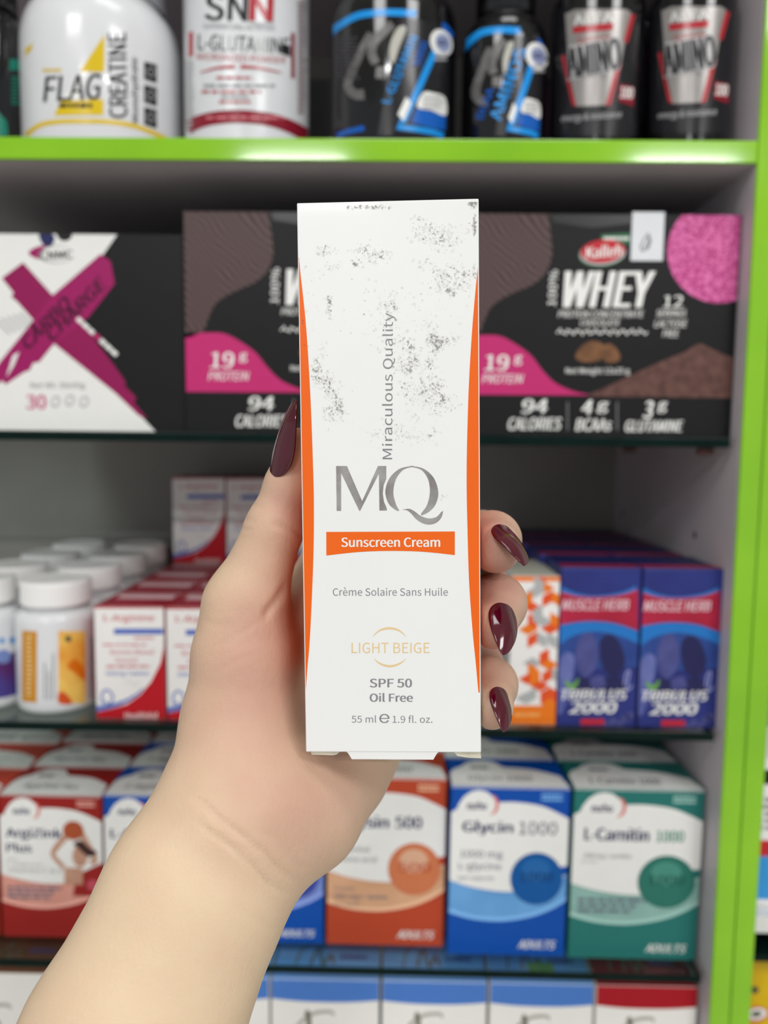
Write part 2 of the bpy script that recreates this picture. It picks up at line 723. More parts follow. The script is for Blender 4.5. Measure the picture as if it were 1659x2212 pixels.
# ------------------------------------------------------------------ top row: jars on the green shelf board
ZS = ZG_T + 0.0003
PLW = M('glossy_white_plastic', (224, 225, 227), 0.2, coat=0.3)
PLB = M('glossy_black_plastic', (13, 13, 15), 0.13, coat=0.5)
FILMW = M('white_label_film', (218, 220, 222), 0.24, coat=0.2)
FILMB = M('black_label_film', (28, 28, 32), 0.26, coat=0.25)
YELP = M('yellow_label_print', (222, 190, 22), 0.25, coat=0.2)
CYAN = M('cyan_label_print', (24, 150, 232), 0.25, coat=0.2)
CYAND = M('blue_label_print', (20, 96, 190), 0.25, coat=0.2)
SILV = M('silver_label_film', (146, 142, 139), 0.28, metal=0.3, rgb2=(172, 168, 165), scale=18)
REDL = M('red_label_print', (178, 40, 50), 0.26, coat=0.2)
REDD = M('dark_red_label_print', (140, 28, 46), 0.26, coat=0.2)
CLEAR = M('clear_grey_lid', (176, 176, 182), 0.12, coat=0.6, rgb2=(150, 150, 158), scale=30)


def at_radius(pxl, pxr, py, yfront):
    """axis and radius of an upright round jar whose sides show at pxl and pxr"""
    a, b = onY(pxl, py, yfront + 0.03), onY(pxr, py, yfront + 0.03)
    r = (b.x - a.x) / 2
    a, b = onY(pxl, py, yfront + r), onY(pxr, py, yfront + r)
    r = (b.x - a.x) / 2 * 0.985
    return (a.x + b.x) / 2, yfront + r, r


# creatine jar
cx, cy, r = at_radius(55, 391, 200, 0.527)
h1 = onY(225, 152, cy).z - ZS          # shoulder start
h2 = onY(225, 50, cy).z - ZS
t = empty('supplement_jar', (cx, cy, ZS), 'wide white creatine jar with yellow triangle and upright black lettering', 'jar', 'supplement jars on the green shelf')
m = MB((cx, cy, ZS))
prof = [(0.0, 0.0), (r - 0.004, 0.0), (r - 0.001, 0.001), (r, 0.004), (r, h1)]
for k in range(1, 9):
    a = math.pi / 2 * k / 8
    prof.append((r - (r * 0.22) * (1 - math.cos(a)), h1 + (h2 - h1) * math.sin(a)))
prof += [(r * 0.775, h2 + 0.004), (r * 0.74, h2 + 0.004), (r * 0.74, h2 + 0.016), (0, h2 + 0.016)]
add_lathe(m, cx, cy, ZS, prof, PLW)
m.build('body', t)
ml = MB((cx, cy, ZS))
add_lathe(ml, cx, cy, ZS, [(r * 0.80, h2 + 0.0045), (r * 0.81, h2 + 0.006), (r * 0.81, h2 + 0.026), (r * 0.79, h2 + 0.029), (0, h2 + 0.03)], CLEAR)
ml.build('lid', t)
mw = MB((cx, cy, ZS))
w = Wrap(mw, m)
k = 360 / 1659.0


def q5(*p):
    return [(40 + x * 0.217, y * 0.217) for x, y in p]


w.polys(ribbon(spline(q5((75, 1345), (220, 1245), (430, 1210), (690, 1208), (900, 1215), (1130, 1250), (1330, 1320), (1500, 1400)), 5, False), 10, 10), YELP, 1)
w.poly(q5((855, 345), (855, 715), (610, 715)), YELP, 1)
w.poly(q5((420, 1010), (845, 990), (845, 1145), (355, 1150)), YELP, 1)
w.poly(q5((75, 480), (145, 430), (130, 500), (60, 560)), YELP, 1)
w.text('FLAG', (92, 162, 222, 218), INK, 2, -3, 0.15, 0.02)
w.poly(q5((430, 1000), (640, 740), (640, 990)), PRINTW, 1)
w.text('CREATINE', (163, 133.5, 163 + 183, 133.5 + 40), INK, 2, -90, 0, 0.025) if False else None
w.text('CREATINE', (254 - 92, 163 - 20, 254 + 92, 163 + 20), INK, 2, -91, 0, 0.022)
w.text('Monohydrate', (292 - 72, 195 - 9, 292 + 72, 195 + 9), INK, 2, -91, 0.2, 0.01)
for y in (133, 183, 231):
    w.poly([(311, y), (338, y + 7), (338, y + 47), (311, y + 38)], INK, 2)
    w.stroke(ell(325, y + 23, 8, 9, 0, 18, 0, 359), 2, LGREY, 3)
w.lines(93, 149, 134, 160, 1, YELP, 2, seed=1)
w.lines(128, 224, 222, 240, 1, INK, 2, seed=2)
mw.build('label', t)

# dark bottle cut by the left edge
cx, cy, r = at_radius(-75, 52, 200, 0.535)
t = empty('supplement_bottle', (cx, cy, ZS), 'black bottle with teal print cut off by the left edge of the top row', 'bottle')
m = MB((cx, cy, ZS))
hs = onY(0, 75, cy).z - ZS
prof = [(0, 0), (r - 0.002, 0), (r, 0.003), (r, hs), (r * 0.95, hs + 0.006), (r * 0.8, hs + 0.011), (r * 0.72, hs + 0.013), (r * .72, hs + .02), (0, hs + .02)]
add_lathe(m, cx, cy, ZS, prof, PLB)
m.build('body', t)
ml = MB((cx, cy, ZS))
add_lathe(ml, cx, cy, ZS, [(r * .80, hs + .0135), (r * .82, hs + .014), (r * .82, hs + .034), (0, hs + .036)], PLB)
ml.build('cap', t)
TEAL = M('teal_label_print', (18, 120, 100), 0.3)
mw = MB((cx, cy, ZS))
w = Wrap(mw, m)
w.poly(rect(20, 128, 46, 152), TEAL, 1)
w.poly([(-10, 236), (14, 262), (18, 292), (-10, 296)], TEAL, 1)
w.lines(24, 165, 44, 230, 8, TEAL, 1, seed=5)
mw.build('label', t)

# tall white canister
cx, cy, r = at_radius(401, 668, 200, 0.530)
t = empty('supplement_canister', (cx, cy, ZS), 'tall white canister with red band round its foot and red and black lettering', 'canister')
m = MB((cx, cy, ZS))
ht = 0.155
add_lathe(m, cx, cy, ZS, [(0, 0), (r - 0.002, 0), (r, 0.002), (r, ht), (r - .002, ht + .003), (0, ht + .003)], FILMW)
m.build('body', t)
ml = MB((cx, cy, ZS))
add_lathe(ml, cx, cy, ZS, [(r * 1.01, ht - 0.008), (r * 1.025, ht - 0.007), (r * 1.025, ht + .012), (0, ht + .013)], PLW)
ml.build('lid', t)
mw = MB((cx, cy, ZS))
w = Wrap(mw, m)


def q6(*p):
    return [(390 + x * 0.1989, y * 0.1989) for x, y in p]


w.polys(ribbon(spline(q6((70, 1400), (140, 1350), (330, 1290), (640, 1265), (960, 1300), (1180, 1370), (1340, 1455), (1400, 1500)), 5, False), 28), REDD, 1)
w.text('SNN', (443, -12, 590, 46), INK, 2, 2, 0.0, 0.03)
w.poly([(537, -10), (592, -10), (592, 50), (537, 50)], FILMW, 3)
w.text('N', (538, -10, 590, 47), REDL, 4, 2, 0, 0.05)
w.text('SUPERNATURAL NUTRITION', (440, 53, 592, 64), GREY, 2, 2)
w.text('L-GLUTAMINE', (428, 78, 625, 112), M('steel_print', (96, 98, 96), 0.2, metal=0.5), 2, 2.5, 0, 0.012)
w.poly([(606, 95), (626, 100), (626, 122), (606, 115)], INK, 3)
w.text('MICRONIZED POWDER', (426, 119, 616, 133), REDL, 2, 2.5)
w.polys(ribbon(spline(q6((215, 790), (400, 740), (590, 725)), 4, False), 2, 8), REDL, 2)
w.polys(ribbon(spline(q6((650, 725), (850, 740), (1090, 790)), 4, False), 8, 2), REDL, 2)
for i, (a, b, y) in enumerate(((468, 566, 166), (440, 600, 183), (436, 604, 196), (478, 556, 207), (474, 556, 218))):
    w.lines(a, y, b, y + 9, 1, (REDL, GREY, REDL, GREY, REDL)[i], 2, seed=20 + i)
w.poly([(628, 70), (636, 72), (636, 170), (628, 168)], REDD, 2)
w.poly([(408, 70), (418, 68), (418, 120), (408, 124)], REDL, 2)
w.lines(642, 4, 660, 250, 22, M('mauve_print', (150, 120, 126), 0.4), 2, seed=9)
w.lines(402, 130, 420, 280, 20, LGREY, 2, seed=10)
w.lines(446, 252, 624, 262, 1, M('pink_small_print', (214, 120, 130), 0.4), 3, seed=4)
mw.build('label', t)


def black_jar(pl, pr, py_sh, yf, capr, caph, label, name, big):
    cx, cy, r = at_radius(pl, pr, 200, yf)
    hs = onY((pl + pr) / 2, py_sh, cy).z - ZS
    t = empty(name, (cx, cy, ZS), label, 'jar', 'supplement jars on the green shelf')
    m = MB((cx, cy, ZS))
    prof = [(0, 0), (r - 0.004, 0), (r - 0.001, 0.001), (r, 0.004), (r, hs)]
    sh = 0.018 if big else 0.021
    for k in range(1, 9):
        a = math.pi / 2 * k / 8
        prof.append((r - (r - r * capr) * (1 - math.cos(a)), hs + sh * math.sin(a)))
    prof += [(r * capr * .97, hs + sh + .003), (r * capr * .9, hs + sh + .003), (r * capr * .9, hs + sh + .02), (0, hs + sh + .02)]
    add_lathe(m, cx, cy, ZS, prof, PLB)
    m.build('body', t)
    ml = MB((cx, cy, ZS))
    c0 = hs + sh + 0.0035
    rc = r * capr
    rp = [(rc * .98, c0), (rc, c0 + .001), (rc, c0 + caph - .002), (rc - .002, c0 + caph), (0, c0 + caph)]
    add_lathe(ml, cx, cy, ZS, rp, PLB)
    ml.build('cap', t)
    return t, m, cx, cy, r


def q7(*p):
    return [(700 + x * 0.18083, y * 0.18083) for x, y in p]


def sport_art(w, F, words):
    """F maps the photo points of the big jar's print on to this jar"""
    P = lambda *p: [F(x, y) for x, y in q7(*p)]
    w.polys(ribbon(spline(P((60, 420), (180, 310), (400, 190), (640, 155), (850, 150), (1100, 165)), 6, False), 15), CYAN, 1)
    w.poly(P((900, 200), (1500, 300), (1500, 1640), (1400, 1640), (880, 1560), (820, 1620), (640, 1620)), FILMB, 1)
    for pts, w0, w1 in (((( 560, 400), (490, 520), (420, 680), (330, 880), (290, 1040), (380, 1130), (480, 1130)), 14, 22),
                        (((820, 290), (720, 380), (600, 500), (570, 640), (620, 760)), 20, 18),
                        (((680, 800), (665, 940)), 20, 18)):
        w.polys(ribbon(spline(P(*pts), 5, False), w0, w1), M('grey_photo_print', (120, 118, 116), 0.3, rgb2=(92, 90, 90), scale=200), 2)
    w.poly(spline(P((900, 320), (980, 340), (900, 560), (840, 740), (800, 740), (780, 600), (820, 440)), 5), M('pale_photo_print', (190, 188, 178), 0.3), 2)
    w.polys(ribbon(P((1340, 570), (1130, 1050), (940, 1460)), 14), CYAN, 2)
    w.polys(ribbon(P((940, 1440), (880, 1520), (1100, 1545), (1300, 1580), (1420, 1625)), 12), CYAN, 2)
    w.poly(P((980, 1160), (1040, 1230), (950, 1450), (880, 1370)), PRINTW, 3)
    w.poly(spline(P((1180, 1110), (1300, 1110), (1440, 1170), (1450, 1380), (1280, 1320), (1110, 1280)), 4), PRINTW, 2)
    w.poly(P((1100, 1300), (1280, 1330), (1450, 1390), (1440, 1560), (1240, 1520), (1040, 1460)), CYAND, 2)
    w.poly(P((1410, 260), (1470, 300), (1540, 400), (1530, 470), (1400, 380)), CYAND, 2)
    cx, cy = F(*q7((1395, 515))[0])
    w.poly(ell(cx, cy, 23, 30, -20), PRINTW, 3)
    w.poly(ell(cx + 3, cy, 15, 20, -20), M('badge_blue_print', (150, 160, 196), 0.3), 4)
    w.lines(cx - 8, cy - 6, cx + 12, cy + 8, 2, NAVY, 5, seed=6)
    x0, y0 = F(*q7((1180, 1150))[0])
    x1, y1 = F(*q7((1420, 1320))[0])
    w.lines(x0, y0, x1, y1, 3, LGREY, 4, seed=7)
    x0, y0 = F(*q7((1320, 640))[0])
    w.lines(x0, y0, x0 + 26, y0 + 20, 2, LGREY, 3, seed=8)
    for (s, a, b, hh, mat, sh) in words:
        (ax, ay), (bx, by) = a, b
        L = math.hypot(bx - ax, by - ay)
        ang = math.degrees(math.atan2(by - ay, bx - ax))
        mx_, my_ = (ax + bx) / 2, (ay + by) / 2
        w.text(s, (mx_ - L / 2, my_ - hh / 2, mx_ + L / 2, my_ + hh / 2), mat, 4, ang, sh, 0.03)


t, m, cx, cy, r = black_jar(713, 986, 78, 0.527, 0.80, 0.03, 'wide black jar with bright blue stripes and slanting blue lettering', 'supplement_jar', True)
mw = MB((cx, cy, ZS))
w = Wrap(mw, m)
sport_art(w, lambda x, y: (x, y), [('L-GLUTAMIN', q7((735, 1240))[0], q7((1080, 430))[0], 19, CYAN, -0.15), ('5000', q7((1085, 800))[0], q7((1200, 500))[0], 20, CYAND, -0.1)])
w.polys(ribbon(q7((150, 1620), (300, 1570), (480, 1530)), 11), CYAND, 1)
w.lines(722, 80, 780, 175, 12, M('dim_print', (70, 70, 74), 0.4), 2, seed=12)
mw.build('label', t)
t, m, cx, cy, r = black_jar(996, 1180, 128, 0.535, 0.70, 0.026, 'narrow black bottle with blue slanting lettering beside the wide blue-striped jar', 'supplement_bottle', False)
t['category'] = 'bottle'
mw = MB((cx, cy, ZS))
w = Wrap(mw, m)


def F2(x, y):
    return 1002 + (x - 713) * 0.655 - 0, 62 + (y - 24) * 0.862


sport_art(w, F2, [('AMINOS', (1068, 262), (1126, 104), 26, CYAN, -0.15), ('BCAA', (1036, 258), (1062, 190), 17, CYAND, -0.1)])
mw.build('label', t)


def amino(pl, pr, yf, label):
    cx, cy, r = at_radius(pl, pr, 200, yf)
    t = empty('supplement_bottle', (cx, cy, ZS), label, 'bottle', 'silver and black bottles on the green shelf')
    m = MB((cx, cy, ZS))
    hs = onY((pl + pr) / 2, 32, cy).z - ZS
    prof = [(0, 0), (r - 0.003, 0), (r, 0.003), (r, hs)]
    for k in range(1, 9):
        a = math.pi / 2 * k / 8
        prof.append((r - r * .3 * (1 - math.cos(a)), hs + .012 * math.sin(a)))
    prof += [(r * .6, hs + .0125), (r * .6, hs + .022), (0, hs + .022)]
    add_lathe(m, cx, cy, ZS, prof, PLB)
    m.build('body', t)
    ml = MB((cx, cy, ZS))
    add_lathe(ml, cx, cy, ZS, [(r * .70, hs + .0127), (r * .72, hs + .0135), (r * .72, hs + .034), (0, hs + .036)], PLB)
    ml.build('cap', t)
    return t, m, cx, cy


def amino_art(w, G, full=True):
    P = lambda *p: [G(1180 + x * 0.27728, y * 0.27728) for x, y in p]
    w.poly(P((60, 60), (700, 60), (700, 1060), (60, 1060)), FILMB, 1)
    w.poly(P((150, 110), (230, 75), (620, 75), (660, 100), (580, 480), (480, 820), (235, 830), (180, 560)), SILV, 2)
    w.poly(P((655, 110), (690, 120), (630, 340), (600, 320)), REDL, 3)
    w.poly(P((120, 440), (150, 430), (165, 560), (235, 830), (205, 820)), REDL, 3)
    w.poly(P((545, 500), (585, 490), (500, 820), (460, 825)), REDL, 3)
    def T(s, x0, y0, x1, y1, mat, sh=0.0, b=0.02, rot=-4, ly=4):
        (a, c), (d, e) = P((x0, y0), (x1, y1))
        w.text(s, (a, c, d, e), mat, ly, rot, sh, b)
    T('ALFA', 215, 110, 520, 190, PRINTW)
    w.poly(P((210, 210), (520, 180), (520, 235), (210, 262)), REDL, 3)
    T('SUPERIOR', 245, 285, 500, 340, REDL, 0, 0)
    T('AMINO', 135, 320, 605, 590, M('white_outline_print', (205, 205, 205), 0.3), 0.15, 0.055, -12, 4)
    T('AMINO', 140, 335, 600, 580, M('charcoal_print', (52, 52, 55), 0.3), 0.15, 0.035, -12, 5)
    T('1000 mg', 255, 545, 460, 620, GREY, 0, 0.01, -4)
    w.poly(P((570, 655), (680, 680), (675, 830), (560, 790)), REDD, 3)
    T('100', 575, 680, 672, 770, PRINTW, 0, 0.02, 6)
    T('energy & resistance', 115, 880, 590, 950, LGREY, 0.2, 0.01, -4)


t, m, cx, cy = amino(1186, 1386, 0.53, 'silver and black bottle with big grey lettering, left of the two by the green upright')
mw = MB((cx, cy, ZS))
amino_art(Wrap(mw, m), lambda x, y: (x, y))
mw.build('label', t)
t, m, cx, cy = amino(1392, 1579, 0.527, 'silver and black bottle with big grey lettering, nearest the green upright')
mw = MB((cx, cy, ZS))
amino_art(Wrap(mw, m), lambda x, y: (1392 + (x - 1186) * 0.975 + 3, y - 6))
mw.build('label', t)

# things in the shade behind the jars
PUR = M('dark_plum_plastic', (58, 12, 44), 0.3)
c = onY(1300, 120, 0.70)
m = MB((c.x, 0.70, ZS))
add_lathe(m, c.x, 0.70, ZS, [(0, 0), (0.052, 0), (0.054, 0.003), (0.054, 0.115), (0.048, 0.124), (0.04, 0.127), (0.04, 0.132), (0, 0.132)], PUR)
m.build('body', tb := empty('supplement_jar', (c.x, 0.70, ZS), 'dark plum jar in the shade behind the silver and black bottles', 'jar'))
m = MB((c.x, 0.70, ZS))
add_lathe(m, c.x, 0.70, ZS, [(0.044, 0.1325), (0.045, 0.134), (0.045, 0.152), (0, 0.154)], PLB)
m.build('lid', tb)
a, b = onY(655, 250, 0.66), onY(722, 250, 0.66)
m = MB((a.x, 0.66, ZS))
add_box(m, a.x, b.x, 0.66, 0.72, ZS, onY(690, 170, 0.66).z, M('dull_grey_card', (112, 112, 112), 0.5))
tag(m.build('supplement_carton'), 'plain grey carton in the shade between the canister and the black jar', 'box')
# ------------------------------------------------------------------ upper glass shelf: black cartons
MAG = M('magenta_print', (158, 22, 96), 0.42)
MAGD = M('deep_magenta_print', (146, 18, 84), 0.42)


def carton(name, pl, pr, pyb, pyt, y, depth, z, mats, label, group=None, zt=None, rot=None):
    """upright carton from its front edges in the photo; returns builder, front face, dims"""
    xa = onY(pl, pyb, y).x
    xb = onY(pr, pyb, y).x
    zt = onY((pl + pr) / 2, pyt, y).z if zt is None else zt
    mb = MB(((xa + xb) / 2, y + depth / 2, z))
    add_box(mb, xa, xb, y, y + depth, z, zt, mats)
    return mb, front_face(mb, xa, xb, y, z, zt), (xa, xb, y, y + depth, z, zt)


mb, f, d = carton('box', -140, 402, 930, 504, 0.533, 0.20, Z1, {'front': BLACK, 'side': BLACK}, '')
f.poly([(-150, 495), (261, 495), (118, 700), (338, 935), (-150, 935)], WHITE, 1)
f.poly([(4, 601), (50, 567), (113, 637), (172, 690), (254, 800), (272, 826), (268, 832), (295, 860), (288, 868), (318, 905), (300, 898), (250, 850), (120, 745), (75, 695), (40, 655), (24, 640), (30, 633)], MAGD, 2)
f.poly([(217, 549), (239, 565), (248, 613), (191, 685), (115, 745), (85, 782), (72, 784), (64, 800), (52, 804), (12, 831), (6, 822), (-16, 838), (-12, 800), (0, 782), (72, 692), (115, 637)], MAG, 3)
f.poly([(14, 815), (28, 768), (42, 760), (30, 790)], WHITE, 4)
PLUM = M('dark_plum_print', (44, 6, 32), 0.45)
f.text('CARBO', (99 - 72, 697 - 14, 99 + 74, 697 + 14), PLUM, 5, -46, 0.3, 0.04)
f.text('CHARGE', (163 - 88, 668 - 14, 163 + 90, 668 + 14), PLUM, 5, -46, 0.3, 0.04)
c, s = math.cos(math.radians(43)), math.sin(math.radians(43))
for i in range(7):
    t0 = i * 17 - 60
    px, py = 216 + t0 * c, 731 + t0 * s
    f.poly([(px - 2, py - 6), (px + 9, py + 4), (px + 3, py + 11), (px - 8, py + 1)], PRINTW if i != 3 else PINK, 4)
for i in range(5):
    f.stroke([(-10 + i * 13, 662 + i * -4 + 30), (22 + i * 13, 695 - i * 4 + 26)], 5, LGREY, 3)
f.text('Net Wt: 30x50g', (66, 826, 184, 842), GREY, 3, 0, 0, 0.01)
f.text('30', (56, 853, 100, 884), PINK, 3, 0, 0, 0.03)
for i in range(3):
    f.poly(ell(120 + i * 31, 868 - (i % 2) * 3, 10, 13, 20), LGREY, 3)
    f.poly(ell(120 + i * 31, 868 - (i % 2) * 3, 6, 8, 20), WHITE, 4)
f.poly(ell(121, 549, 40, 20, 0), LGREY, 2)
f.poly(ell(126, 549, 36, 17, 0), WHITE, 3)
f.poly(spline([(62, 548), (74, 536), (100, 530), (84, 548), (84, 560)], 5), MAG, 4)
f.text('CNMC', (86, 542, 158, 560), INK, 5, -2, 0, 0.04)
f.poly(spline([(84, 508), (100, 500), (118, 512), (112, 530), (96, 532)], 5), NAVY, 2)
f.poly(spline([(122, 502), (140, 498), (156, 508), (146, 520), (130, 518)], 5), INK, 2)
carbo = mb.build('supplement_carton')
tag(carbo, 'white and black drink carton with a large magenta brushed X', 'box')

BROWN = M('wavy_chocolate_print', (66, 48, 48), 0.42, rgb2=(98, 80, 78), scale=110, kind='wave')
DOTS = M('pink_dotted_print', (176, 48, 118), 0.42, rgb2=(224, 112, 172), scale=420, kind='voronoi')
COCOA = M('cocoa_powder_print', (78, 50, 46), 0.5, rgb2=(112, 78, 70), scale=160, detail=6)
BEAN = M('cocoa_bean_print', (88, 56, 38), 0.4, rgb2=(140, 98, 62), scale=90)
FILMT = M('film_reflection_print', (52, 52, 53), 0.25)  # flat grey standing in for the wrapping film's reflection
mb, f, d = carton('box', 988, 1577, 945, 461, 0.530, 0.20, Z1, {'front': BLACK, 'side': BLACK}, '')
f.poly(spline([(1150, 615), (1120, 628), (1085, 645), (1060, 665), (1045, 695), (1030, 722), (980, 726), (960, 600), (960, 440), (1180, 440), (1184, 458), (1190, 510), (1192, 553), (1178, 590)], 6), BROWN, 1)
f.poly(spline([(985, 724), (1037, 724), (1079, 726), (1115, 744), (1147, 768), (1171, 799), (1199, 827), (1238, 845), (1270, 852)], 5, False) + [(1272, 854), (980, 852)], PINK, 1)
f.text('19', (1046, 766, 1101, 801), PRINTW, 2, 0, 0.1, 0.03)
f.text('g', (1110, 768, 1129, 789), PRINTW, 2, 0, 0.1, 0.03)
f.text('PROTEIN', (1041, 808, 1131, 828), PRINTW, 2, 0, 0.2, 0.01)
for s, b, o in (('94', (1124, 862, 1187, 893), .04), ('CALORIES', (1095, 902, 1215, 929), .03), ('4', (1254, 864, 1284, 895), .04), ('g', (1288, 868, 1316, 893), .04), ('BCAAs', (1242, 904, 1324, 931), .03), ('3', (1387, 866, 1415, 904), .04), ('g', (1419, 868, 1443, 892), .04), ('GLUTAMINE', (1348, 908, 1477, 933), .03)):
    f.text(s, b, PRINTW, 2, 0, 0.2, o)
f.poly(rect(1225, 868, 1227, 930), GREY, 2)
f.poly(rect(1332, 868, 1334, 930), GREY, 2)
f.text('WHEY', (1205, 586, 1417, 664), PRINTW, 2, 0, 0.2, 0.045)
f.text('100%', (1194 - 39, 622 - 9, 1194 + 39, 622 + 9), PRINTW, 2, -86, 0, 0.02)
f.text('PROTEIN CONCENTRATE', (1205, 671, 1391, 686), PRINTW, 2, 0, 0.2, 0.01)
f.text('CHOCOLATE', (1252, 690, 1340, 704), PRINTW, 2, 0, 0.2, 0.01)
pts = [(1398 - i * 4, 717 + 5 * math.sin(i * 1.3) + 3 * math.sin(i * 2.9)) for i in range(50)]
f.stroke(pts, 3.2, PRINTW, 2)
f.text('12', (1432, 638, 1477, 664), PRINTW, 2, 0, 0.1, 0.02)
f.text('SERVINGS', (1417, 669, 1483, 684), PRINTW, 2, 0, 0.2, 0.01)
f.text('LACTOSE', (1413, 691, 1485, 707), PRINTW, 2, 0, 0.2, 0.01)
f.text('FREE', (1431, 713, 1467, 728), PRINTW, 2, 0, 0.2, 0.01)
GRNP = M('green_print', (58, 112, 78), 0.42)
f.poly(ell(1301, 549, 51, 27, -6), GRNP, 2)
f.poly(ell(1302, 546, 50, 27, -6), LGREY, 3)
f.poly(ell(1302, 543, 48, 25, -6), REDP, 4)
f.text('Kalleh', (1264, 530, 1346, 556), PRINTW, 5, -4, 0.15, 0.03)
f.poly([(1298, 507), (1362, 503), (1362, 527), (1300, 528)], GRNP, 2)
f.lines(1304, 512, 1358, 524, 1, PRINTW, 5, seed=31)
f.poly(ell(1553, 543, 112, 112, 0, 60), DOTS, 2)
f.poly(spline([(1243, 772), (1252, 752), (1275, 737), (1300, 742), (1308, 762), (1296, 778), (1262, 782)], 5), BEAN, 2)
f.poly(spline([(1300, 752), (1318, 742), (1336, 760), (1338, 778), (1316, 784), (1304, 776)], 5), BEAN, 3)
f.text('Net Weight 12x25 g', (1222, 794, 1360, 811), PRINTW, 4, 0, 0, 0.01)
f.poly([(1270, 853), (1310, 836), (1357, 813), (1437, 777), (1480, 760), (1505, 744), (1514, 742), (1528, 749), (1560, 764), (1610, 782), (1610, 860), (1270, 856)], COCOA, 2)
f.poly([(1190, 462), (1362, 461), (1366, 482), (1280, 492), (1195, 480)], FILMT, 1)  # reflection off the crinkled film, painted as a grey patch
whey = mb.build('protein_carton')
tag(whey, 'black whey protein carton with pink dotted circle, right of the held box', 'box', 'black whey protein cartons')
# sticker that reaches up past the carton's top edge
STK = M('white_sticker', (226, 228, 232), 0.35)
a = onY(1366, 458, 0.5296)
b = onY(1431, 564, 0.5296)
m = MB((a.x, 0.5295, b.z))
add_box(m, a.x, b.x, 0.5292, 0.5297, b.z, a.z, STK, 0.0001)
st = m.build('price_sticker', None)
wl = st.location.copy()
f = front_face(m, a.x, b.x, 0.5292, b.z, a.z)
bpy.data.objects.remove(st)
f.stroke(spline([(1384, 535), (1392, 515), (1402, 506), (1398, 528), (1388, 543), (1384, 530)], 6, False), 3.5, GREY, 1)
f.stroke(spline([(1398, 540), (1405, 520), (1400, 512)], 6, False), 3, NAVY, 1)
st = m.build('sticker')
st.parent = whey
st.location = m.loc - whey.location
w2 = dup(whey, (d[0] - d[1] - 0.0012, 0.0, 0), 'black whey protein carton between the magenta X carton and the held box', 'black whey protein cartons')
for ch in list(w2.children):
    bpy.data.objects.remove(ch)

# ------------------------------------------------------------------ middle glass shelf
REDB = M('bright_red_carton', (188, 18, 34), 0.4)
REDT = M('wine_red_carton_top', (150, 24, 44), 0.42)
BLUEP = M('mid_blue_print', (86, 112, 190), 0.45)
PALER = M('faded_red_print', (206, 120, 128), 0.45)
CREAM = M('cream_white_carton', (238, 235, 232), 0.42)
mb, f, d = carton('box', 209, 358, 1562, 1310, 0.530, 0.046, Z2, {'front': CREAM, 'top': REDT, 'side': REDB}, '')
f.poly([(355, 1300), (365, 1300), (365, 1570), (200, 1570), (205, 1539), (239, 1531), (274, 1521), (302, 1501), (326, 1473), (346, 1434), (354, 1398)], REDB, 1)
f.poly(rect(200, 1308, 370, 1314), REDB, 1)
f.polys(ribbon(spline([(206, 1532), (236, 1526), (268, 1516), (296, 1500), (310, 1486)], 5, False), 12, 2), BLUEP, 2)
f.stroke(spline([(222, 1522), (220, 1500), (232, 1490), (244, 1505), (236, 1522), (226, 1514)], 6, False), 4, BLUEP, 2)
f.text('L-Arginine', (223, 1327, 334, 1346), REDP, 2, 0, 0.1, 0.01)
f.poly(rect(246, 1358, 353, 1370), BLUEP, 2)
f.lines(290, 1376, 334, 1384, 1, PALER, 2, seed=1)
f.lines(222, 1391, 345, 1398, 1, PALER, 2, seed=2)
f.text('Boosts Blood', (238, 1402, 332, 1414), PALER, 2, 0, 0, 0.01)
f.text('Vessels', (248, 1420, 298, 1431), PALER, 2, 0, 0, 0.01)
f.lines(230, 1437, 342, 1446, 1, PALER, 2, seed=5)
f.text('500mg Tablets', (228, 1449, 322, 1462), BLUEP, 2, 0, 0, 0.01)
f.stroke(spline([(268, 1480), (280, 1470), (290, 1482), (302, 1470)], 5, False), 2, M('pale_line_print', (214, 206, 208), 0.5), 2)
f.text('HealthAid', (270, 1538, 340, 1552), PRINTW, 3, 0, 0, 0.01)
tf = top_face(mb, d[0], d[1], d[2], d[3], d[5])
tf.poly(rect(.12, .12, .96, .42), M('pale_pink_print', (226, 186, 190), 0.45), 1)
tf.lines(.2, .62, .8, .8, 1, M('rose_print', (196, 80, 96), 0.45), 1, seed=3)
arg = mb.build('supplement_carton')
tag(arg, 'white carton with red foot and top beside the orange-labelled bottle', 'box', 'white and red cartons on the middle shelf')
wx = d[1] - d[0] + 0.0015
hz = d[5] - d[4]
for row in range(5):
    for coln in range(3):
        if row == 0 and coln == 0:
            continue
        if coln == 2 and row == 0:
            pass
        lab = {(0, 1): 'white carton with red foot right beside the hand, front row', (0, 2): 'white carton with red foot behind the wrist side of the hand'}.get((row, coln), 'wine red carton top, row %s behind the front white and red cartons, %s column' % (('', 'second', 'third', 'fourth', 'rearmost')[row], ('left', 'middle', 'right')[coln]))
        dup(arg, (coln * wx, row * 0.0475, 0), lab, 'white and red cartons on the middle shelf')
for coln in range(3):
    dup(arg, (coln * wx + 0.002, 4 * 0.0475, hz + 0.0002), ('white and red carton standing on the rearmost row, leftmost and clear of the thumb', 'white and red carton standing on the rearmost row, half behind the thumb', 'white and red carton standing on the rearmost row, behind the held box')[coln], 'white and red cartons on the middle shelf')

# pill bottles
CAPW = M('ribbed_white_cap', (244, 243, 241), 0.4)
ORG = M('amber_label_print', (206, 140, 28), 0.35)
ORG2 = M('orange_fruit_print', (232, 140, 24), 0.35, rgb2=(244, 212, 110), scale=38)
VIO = M('violet_label_print', (92, 34, 92), 0.3, rgb2=(70, 70, 150), scale=40)
cx, cy, r = at_radius(44, 212, 1450, 0.534)
zc0 = onY(148, 1300, cy).z - Z2


